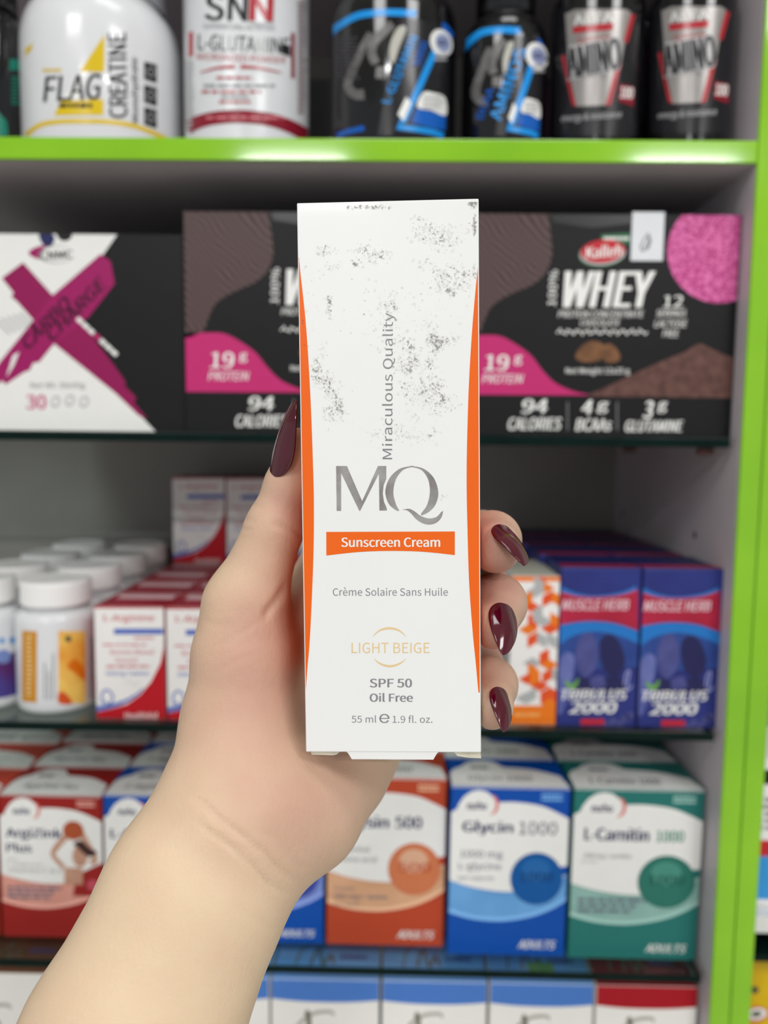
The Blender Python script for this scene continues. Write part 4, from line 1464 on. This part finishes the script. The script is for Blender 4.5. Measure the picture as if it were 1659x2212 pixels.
f.text('LIGHT BEIGE', (759.5, 1388, 928, 1411), BEI, 2, 0, 0, -0.01)
f.text('SPF 50', (798.5, 1466, 890, 1485), TXG, 2, 0, 0, 0.035)
f.text('Oil Free', (798.5, 1497, 892, 1516), TXG, 2, 0, 0, 0.035)
f.text('55 ml', (759.5, 1545, 813, 1561), TXG, 2, 0, 0, -0.006)
f.polys(ribbon(ell(830.5, 1552, 9.3, 8.8, 0, 40, 28, 360), lambda t: 2.0 + 1.6 * abs(math.cos(math.radians(28 + 332 * t)))), TXG, 2)
f.poly(rect(822, 1551, 840, 1552.8), TXG, 2)
f.text('1.9 fl. oz.', (848, 1545, 934, 1561.5), TXG, 2, 0, 0, -0.006)
# scuffs and dirt rubbed into the upper half of the card
rnd = random.Random(11)
DIRT = [M('faint_scuff', (229, 229, 224), 0.5), M('light_scuff', (221, 221, 217), 0.5), M('mid_scuff', (206, 207, 204), 0.5), M('dark_scuff', (164, 165, 163), 0.5)]
for (x, y, sx, sy, n, dk) in ((940, 505, 50, 40, 260, .2), (765, 552, 55, 24, 170, .15), (770, 572, 4, 5, 26, .8), (968, 610, 50, 34, 280, .35), (972, 626, 9, 9, 50, .8), (945, 735, 30, 22, 260, .5), (890, 770, 30, 40, 200, .25), (700, 825, 24, 46, 220, .25), (720, 880, 20, 36, 160, .2), (925, 850, 50, 50, 380, .3), (956, 862, 5, 16, 40, .6), (830, 650, 40, 40, 70, .05), (1016, 442, 18, 9, 150, .6), (1026, 500, 4, 40, 70, .3), (790, 448, 46, 6, 70, .15), (712, 655, 7, 30, 60, .15), (960, 1070, 10, 8, 10, .1), (880, 930, 60, 40, 120, .1), (840, 700, 130, 150, 240, .05)):
    subs = [(rnd.gauss(x, sx * .55), rnd.gauss(y, sy * .55)) for q in range(max(3, n // 18))]
    for i in range(n):
        bx, by = rnd.choice(subs)
        px, py = rnd.gauss(bx, sx * .2 + 1.2), rnd.gauss(by, sy * .2 + 1.2)
        if not (652 < px < 1030):
            continue
        t = rnd.random()
        k = 3 if t < dk * .10 else 2 if t < dk * .5 else 1 if t < .6 else 0
        s = (3.2, 2.0, 1.2, .8)[k] * (0.4 + rnd.random())
        a0 = rnd.random() * 6.28
        el = 0.35 + rnd.random() * .65
        pts = []
        for q in range(6):
            rr = s * (0.55 + rnd.random() * .9)
            u_, v_ = rr * math.cos(q * 1.047), rr * el * math.sin(q * 1.047)
            pts.append((px + u_ * math.cos(a0) - v_ * math.sin(a0), py + u_ * math.sin(a0) + v_ * math.cos(a0)))
        f.poly(pts, DIRT[k], 1)
for sgn in (-1, 1):
    sf = Face(mb, O + EX * (sgn * BW / 2) - EY * BH / 2, EZ * BD, EY * BH, EX * sgn, False, 0.014)
    sf.poly([(0, .10)] + [(1, .10), (1, .885), (0, .885)], ORG_C, 1)
mq = mb.build('sunscreen_carton')
tag(mq, 'tall scuffed white sunscreen carton with orange sides held up in the hand', 'box')


def slab(name, pts, lift, thick, mat, label=None):
    """thin card flap: photo outline on the plane lift metres behind the front, thick metres deep"""
    q = []
    o = O + EZ * lift
    for p in pts:
        d = ray(*p)
        q.append(CAM + d * ((o - CAM).dot(EZ) / d.dot(EZ)))
    n = len(q)
    m = MB(O)
    vs = q + [v + EZ * thick for v in q]
    m.add(vs, [tuple(range(n))[::-1], tuple(range(n, 2 * n))] + [(i, (i + 1) % n, n + (i + 1) % n, n + i) for i in range(n)], mat)
    ob = m.build(name, mq)
    if label:
        ob['label'] = label
    return ob


CREAMC = M('raw_card_edge', (226, 220, 200), 0.6, rgb2=(206, 200, 180), scale=200)
slab('tuck_flap', [(744, 1620), (950, 1621), (943, 1629), (936, 1641), (760, 1640), (752, 1627)], 0.0002, 0.0005, PAPER)
slab('dust_flap', [(671, 1622), (735, 1623), (727, 1630), (720, 1631.5), (673, 1630)], 0.0012, 0.0006, CREAMC)
slab('dust_flap', [(978, 1622), (1038, 1624), (1039.5, 1638), (1012, 1637), (988, 1633)], 0.0012, 0.0006, CREAMC)

# ------------------------------------------------------------------ the hand and forearm
fM = FPX


def cp(px, py, z):
    return np.array([(px - CX) / fM * z, (py - CY) / fM * z, z])


PRIM = {}


def seg(grp, a, ra, b, rb, k=1.0):
    """tapered limb piece between pixel points a,b=(px,py,depth) with radii in mm; k flattens it towards the viewer"""
    PRIM.setdefault(grp, []).append((cp(*a), ra / 1000, cp(*b), rb / 1000, k))


# forearm and wrist
seg('arm', (-150, 3340, .205), 38, (198, 2470, .205), 33.0, .86)
seg('arm', (198, 2470, .205), 33.0, (280, 2256, .207), 29.8, .84)
seg('arm', (280, 2256, .207), 29.8, (424, 1928, .219), 26.6, .78)
seg('arm', (424, 1928, .219), 26.6, (512, 1758, .227), 25.2, .76)
# ball of the thumb
seg('arm', (512, 1758, .228), 24.0, (517, 1560, .239), 18.0, .95)
seg('arm', (517, 1560, .239), 18.0, (524, 1410, .240), 15.4, 1)
seg('arm', (524, 1410, .240), 15.4, (529, 1308, .240), 12.6, 1)
# thumb
seg('thumb', (532, 1308, .240), 12.5, (593, 1140, .237), 8.9, 1)
seg('thumb', (593, 1140, .237), 8.9, (623, 1045, .2355), 7.0, 1)
seg('thumb', (623, 1045, .2355), 7.0, (645, 955, .2345), 4.6, 1)
# heel of the hand and palm behind the carton
seg('palm', (535, 1800, .229), 20.0, (655, 1748, .238), 18.5, .9)
seg('palm', (655, 1748, .238), 18.5, (730, 1652, .256), 17.5, .9)
seg('palm', (730, 1652, .256), 17.5, (768, 1596, .268), 16.5, .85)
seg('palm', (768, 1596, .268), 16.5, (850, 1450, .274), 11.0, 1)
seg('palm', (560, 1560, .254), 14.0, (760, 1240, .275), 10.5, 1)
seg('palm', (630, 1660, .259), 16.0, (800, 1330, .275), 10.5, 1)
seg('palm', (590, 1660, .255), 16.0, (780, 1240, .275), 10.5, 1)
# web between thumb and first finger
seg('palm', (552, 1400, .247), 10.0, (640, 1318, .262), 8.5, 1)
seg('palm', (640, 1318, .262), 8.5, (760, 1180, .273), 10.0, 1)
# first finger, stretched up behind the carton
seg('first', (708, 1236, .272), 11.0, (800, 1010, .271), 8.6)
seg('first', (800, 1010, .271), 8.6, (835, 880, .265), 7.8)
seg('first', (835, 880, .265), 7.8, (850, 800, .261), 6.6)
# middle finger
seg('middle', (790, 1235, .274), 10.5, (1042, 1156, .276), 8.4)
seg('middle', (1042, 1156, .276), 8.4, (1063, 1166, .248), 8.9)
seg('middle', (1063, 1166, .248), 8.9, (1070, 1183, .230), 7.9)
# ring finger
seg('ring', (815, 1335, .274), 10.2, (1048, 1272, .274), 8.6)
seg('ring', (1048, 1272, .274), 8.6, (1073, 1304, .243), 9.0)
seg('ring', (1073, 1304, .243), 9.0, (1066, 1350, .229), 7.4)
# little finger
seg('little', (840, 1440, .273), 9.2, (1036, 1436, .271), 7.8)
seg('little', (1036, 1436, .271), 7.8, (1060, 1478, .245), 8.1)
seg('little', (1060, 1478, .245), 8.1, (1062, 1528, .229), 6.7)


def sd_seg(P, A, ra, B, rb, k):
    ab = B - A
    L2 = float(ab @ ab)
    pa = P - A
    t = np.clip((pa @ ab) / L2, 0, 1)
    q = pa - t[..., None] * ab
    r = ra + (rb - ra) * t
    if k != 1.0:
        d = ab / math.sqrt(L2)
        n = np.array([0, 0, 1.0]) - d * d[2]
        n = n / np.linalg.norm(n)
        qn = q @ n
        e2 = (q * q).sum(-1) - qn * qn
        return (np.sqrt(np.maximum(e2 + (qn / k) ** 2, 1e-14)) - r) * (0.5 + 0.5 * k)
    return np.sqrt((q * q).sum(-1)) - r


def smin(a, b, k):
    h = np.maximum(k - np.abs(a - b), 0) / k
    return np.minimum(a, b) - h * h * k * 0.25


GK = {'arm': .004, 'thumb': .003, 'palm': .006, 'first': .004, 'middle': .004, 'ring': .004, 'little': .004}


def hand_sdf(P, pre=None):
    def G(g):
        d = None
        for (A, ra, B, rb, k) in PRIM[g]:
            e = sd_seg(P, A, ra, B, rb, k) if pre is None else pre(P, A, ra, B, rb, k)
            d = e if d is None else smin(d, e, GK[g])
        return d
    base = smin(smin(G('arm'), G('palm'), .010), G('thumb'), .006)
    fing = None
    for g in ('first', 'middle', 'ring', 'little'):
        e = G(g)
        fing = e if fing is None else smin(fing, e, .0007)
    d = smin(base, fing, .007)
    # flesh flattens where it presses against the carton
    L = (P - BT) @ BRM
    bx = np.maximum(np.maximum(np.abs(L[..., 0]) - BW / 2, np.abs(L[..., 1]) - BH / 2), np.maximum(-L[..., 2], L[..., 2] - BD)) - 0.0007
    d = -smin(-d, bx, .0012)
    return d


H = 0.0011
lo = np.array([-.20, -.046, .166])
hi = np.array([.048, .285, .292])
n = np.ceil((hi - lo) / H).astype(int)
ax = [lo[i] + H * np.arange(n[i]) for i in range(3)]
BIG = 0.03


def fast(P, A, ra, B, rb, k):
    out = np.full(P.shape[:-1], BIG, np.float32)
    r = max(ra, rb) * 1.0 + 0.018
    s = []
    for i in range(3):
        a = np.searchsorted(ax[i], min(A[i], B[i]) - r)
        b = np.searchsorted(ax[i], max(A[i], B[i]) + r)
        s.append(slice(a, b))
    s = tuple(s)
    sub = P[s]
    if sub.size:
        out[s] = np.minimum(sd_seg(sub, A, ra, B, rb, k), BIG)
    return out


GP = np.stack(np.meshgrid(*ax, indexing='ij'), -1).astype(np.float32)
D = hand_sdf(GP, fast)
del GP
# surface nets
ins = D < 0
c8 = [ins[i:n[0] - 1 + i, j:n[1] - 1 + j, k:n[2] - 1 + k] for i in (0, 1) for j in (0, 1) for k in (0, 1)]
cnt = sum(c.astype(np.int8) for c in c8)
act = (cnt > 0) & (cnt < 8)
cid = np.full(act.shape, -1, np.int32)
idx = np.argwhere(act)
cid[act] = np.arange(len(idx))
acc = np.zeros((len(idx), 3))
num = np.zeros(len(idx))
corner = [(i, j, k) for i in (0, 1) for j in (0, 1) for k in (0, 1)]
for a in corner:
    for b in corner:
        if sum(b) - sum(a) == 1 and all(y >= x for x, y in zip(a, b)):
            da = D[idx[:, 0] + a[0], idx[:, 1] + a[1], idx[:, 2] + a[2]]
            db = D[idx[:, 0] + b[0], idx[:, 1] + b[1], idx[:, 2] + b[2]]
            mk = (da < 0) != (db < 0)
            t = np.where(mk, da / np.where(mk, da - db, 1), 0)
            p = np.array(a) + t[:, None] * (np.array(b) - np.array(a))
            acc[mk] += p[mk]
            num[mk] += 1
V = lo + H * (idx + acc / num[:, None])
F = []
for axis in range(3):
    o1, o2 = [(1, 2), (2, 0), (0, 1)][axis]
    sl = [slice(1, -1)] * 3
    sl[axis] = slice(0, n[axis] - 1)
    a = ins[tuple(sl)]
    s2 = list(sl)
    s2[axis] = slice(1, n[axis])
    b = ins[tuple(s2)]
    e = np.argwhere(a != b)
    fl = a[tuple(e.T)]
    e = e + np.array([0 if i == axis else 1 for i in range(3)])

    def cc(u, v):
        q = e.copy()
        q[:, o1] -= u
        q[:, o2] -= v
        return cid[q[:, 0], q[:, 1], q[:, 2]]
    qd = np.stack([cc(1, 1), cc(0, 1), cc(0, 0), cc(1, 0)], 1)
    qd[~fl] = qd[~fl][:, ::-1]
    F.append(qd)
F = np.concatenate(F)
F = F[(F >= 0).all(1)]


def lap(V, F, w):
    s = np.zeros_like(V)
    c = np.zeros(len(V))
    for i in range(4):
        a, b = F[:, i], F[:, (i + 1) % 4]
        np.add.at(s, a, V[b])
        np.add.at(c, a, 1)
    return V + w * (s / np.maximum(c, 1)[:, None] - V)


for it in range(3):
    V = lap(V, F, .5)
    V = lap(V, F, -.52)


def normals(V, F):
    nrm = np.cross(V[F[:, 2]] - V[F[:, 0]], V[F[:, 3]] - V[F[:, 1]])
    N = np.zeros_like(V)
    for i in range(4):
        np.add.at(N, F[:, i], nrm)
    return N / np.maximum(np.linalg.norm(N, axis=1), 1e-12)[:, None]


N = normals(V, F)
pix = V[:, :2] / V[:, 2:] * fM + np.array([CX, CY])
facing = np.clip(-(N * (V / np.linalg.norm(V, axis=1)[:, None])).sum(1) * 4, 0, 1)
depth = np.zeros(len(V))


def crease(pts, dp, w):
    """skin fold following photo points on the side of the hand one sees"""
    global depth
    pts = np.array(spline(pts, 8, False))
    best = np.full(len(V), 1e9)
    tt = np.zeros(len(V))
    m_ = len(pts) - 1
    for i in range(m_):
        a, b = pts[i], pts[i + 1]
        ab = b - a
        t = np.clip(((pix - a) @ ab) / (ab @ ab), 0, 1)
        q = pix - a - t[:, None] * ab
        d_ = np.sqrt((q * q).sum(1))
        u = d_ < best
        best[u] = d_[u]
        tt[u] = (i + t[u]) / m_
    fade = np.clip(np.minimum(tt, 1 - tt) * 5, 0.15, 1)
    depth = depth - dp * fade * (np.exp(-(best / w) ** 2) - .12 * np.exp(-((best - 2.2 * w) / (1.2 * w)) ** 2)) * facing


for pts, dp, w in CREASES:
    crease(pts, dp, w)
V = V + N * depth[:, None]
# warmth of the skin: pinker pads and knuckles, yellower forearm, plus painted shade on the thumb ball
tint = np.zeros(len(V))
for (x, y, s, a) in TINTS:
    tint += a * np.exp(-((pix[:, 0] - x) ** 2 + (pix[:, 1] - y) ** 2) / (2 * s * s))
tint = np.clip(tint, -1, 1)

SKIN = bpy.data.materials.new('skin')
SKIN.use_nodes = True
nt = SKIN.node_tree
b = nt.nodes['Principled BSDF']
tc = nt.nodes.new('ShaderNodeTexCoord')
at = nt.nodes.new('ShaderNodeAttribute')
at.attribute_name = 'warmth_shade'
n1 = nt.nodes.new('ShaderNodeTexNoise')
n1.inputs['Scale'].default_value = 70
n1.inputs['Detail'].default_value = 4
nt.links.new(tc.outputs['Object'], n1.inputs['Vector'])
ad = nt.nodes.new('ShaderNodeMath')
ad.operation = 'MULTIPLY_ADD'
ad.inputs[1].default_value = 0.42
nt.links.new(n1.outputs['Fac'], ad.inputs[0])
nt.links.new(at.outputs['Fac'], ad.inputs[2])
rp = nt.nodes.new('ShaderNodeValToRGB')
rp.color_ramp.elements[0].position = 0.0
rp.color_ramp.elements[0].color = tuple(lin(c) for c in SKIN_A) + (1,)
rp.color_ramp.elements[1].position = 1.0
rp.color_ramp.elements[1].color = tuple(lin(c) for c in SKIN_B) + (1,)
nt.links.new(ad.outputs[0], rp.inputs['Fac'])
nt.links.new(rp.outputs['Color'], b.inputs['Base Color'])
b.inputs['Roughness'].default_value = 0.48
b.inputs['Specular IOR Level'].default_value = 0.35
b.inputs['Subsurface Weight'].default_value = 0.25
b.inputs['Subsurface Radius'].default_value = (1.0, 0.4, 0.2)
b.inputs['Subsurface Scale'].default_value = 0.004
vo = nt.nodes.new('ShaderNodeTexVoronoi')
vo.inputs['Scale'].default_value = 1100
n2 = nt.nodes.new('ShaderNodeTexNoise')
n2.inputs['Scale'].default_value = 800
n2.inputs['Detail'].default_value = 5
mpn = nt.nodes.new('ShaderNodeMapping')
mpn.inputs['Rotation'].default_value = (0, math.radians(32), 0)
mpn.inputs['Scale'].default_value = (1, 1, .45)
nt.links.new(tc.outputs['Object'], mpn.inputs['Vector'])
nt.links.new(mpn.outputs['Vector'], n2.inputs['Vector'])
nt.links.new(tc.outputs['Object'], vo.inputs['Vector'])
mm = nt.nodes.new('ShaderNodeMath')
mm.operation = 'MULTIPLY_ADD'
mm.inputs[1].default_value = 0.5
nt.links.new(vo.outputs['Distance'], mm.inputs[0])
nt.links.new(n2.outputs['Fac'], mm.inputs[2])
bp = nt.nodes.new('ShaderNodeBump')
bp.inputs['Strength'].default_value = 0.26
bp.inputs['Distance'].default_value = 0.0004
nt.links.new(mm.outputs[0], bp.inputs['Height'])
nt.links.new(bp.outputs['Normal'], b.inputs['Normal'])

base = c2w(cp(500, 1760, .23))
Mx = np.array([[RT.x, -UP.x, FW.x], [RT.y, -UP.y, FW.y], [RT.z, -UP.z, FW.z]])
WV = V @ Mx.T + np.array(CAM) - np.array(base)
me = bpy.data.meshes.new('person')
me.vertices.add(len(WV))
me.vertices.foreach_set('co', WV.astype(np.float32).ravel())
me.loops.add(len(F) * 4)
me.loops.foreach_set('vertex_index', F.astype(np.int32).ravel())
me.polygons.add(len(F))
me.polygons.foreach_set('loop_start', np.arange(0, len(F) * 4, 4, dtype=np.int32))
me.polygons.foreach_set('use_smooth', np.ones(len(F), bool))
me.update(calc_edges=True)
me.validate()
att = me.attributes.new('warmth_shade', 'FLOAT', 'POINT')
att.data.foreach_set('value', tint.astype(np.float32))
me.materials.append(SKIN)
person = bpy.data.objects.new('person', me)
COL.objects.link(person)
person.location = base
tag(person, "bare forearm and hand with dark wine-red almond nails gripping the white sunscreen carton", 'person')

POLISH = M('wine_red_nail_polish', (80, 3, 26), 0.10, spec=0.4, coat=0.6, rgb2=(72, 3, 23), scale=200)


def nail(root, tip, nrm, width, cross=0.55, bulge=0.0012):
    A, B = cp(*root), cp(*tip)
    d = B - A
    L = np.linalg.norm(d)
    d = d / L
    nn = np.array(nrm, float)
    nn -= d * (nn @ d)
    nn /= np.linalg.norm(nn)
    s = np.cross(d, nn)
    prof = lambda t: math.sin(math.pi * min(max(t, 0), 1) ** .62) ** .6 if 0 < t < 1 else 0.0
    # lift the plate on to the flesh
    sh = -1
    for t in (.05, .12, .25, .4):
        for a in (-.55, 0, .55):
            x = a * width / 2 * prof(t)
            p = A + d * L * t + s * x + nn * (bulge * math.sin(math.pi * t * .9) - cross * x * x / (width / 2))
            sh = max(sh, 0.0002 - float(hand_sdf(p[None])[0]))
    sh = max(min(sh, .006), -.003)
    A = A + nn * sh
    nu, nv = 48, 18
    vs, fs = [], []
    for lay in (0, 1):
        for i in range(nu + 1):
            t = .5 - .5 * math.cos(math.pi * i / nu)
            w_ = width / 2 * prof(t) + 1e-5
            for j in range(nv + 1):
                a = (j / nv * 2 - 1)
                x = a * w_
                p = A + d * (L * t) + s * x + nn * (bulge * math.sin(math.pi * t * .9) - cross * x * x / (width / 2) - lay * (.0004 + .0002 * (1 - a * a)))
                vs.append(tuple(c2w(p)))
    n1_ = (nu + 1) * (nv + 1)
    for i in range(nu):
        for j in range(nv):
            q = (i * (nv + 1) + j, (i + 1) * (nv + 1) + j, (i + 1) * (nv + 1) + j + 1, i * (nv + 1) + j + 1)
            fs.append(q)
            fs.append(tuple(n1_ + k for k in q[::-1]))
    ring = [(i * (nv + 1)) for i in range(nu + 1)] + [nu * (nv + 1) + j for j in range(1, nv + 1)] + [i * (nv + 1) + nv for i in range(nu - 1, -1, -1)] + [j for j in range(nv - 1, 0, -1)]
    for i in range(len(ring)):
        a, b_ = ring[i], ring[(i + 1) % len(ring)]
        fs.append((a, n1_ + a, n1_ + b_, b_))
    m = MB(c2w(A))
    m.add(vs, fs, POLISH, True)
    o = m.build('fingernail', person)
    bm = bmesh.new()
    bm.from_mesh(o.data)
    bmesh.ops.remove_doubles(bm, verts=bm.verts, dist=1e-6)
    bmesh.ops.recalc_face_normals(bm, faces=bm.faces)
    bm.to_mesh(o.data)
    bm.free()
    for p in o.data.polygons:
        p.use_smooth = True
    o['label'] = 'glossy dark wine-red almond nail'
    return o


for a in NAILS:
    nail(*a)
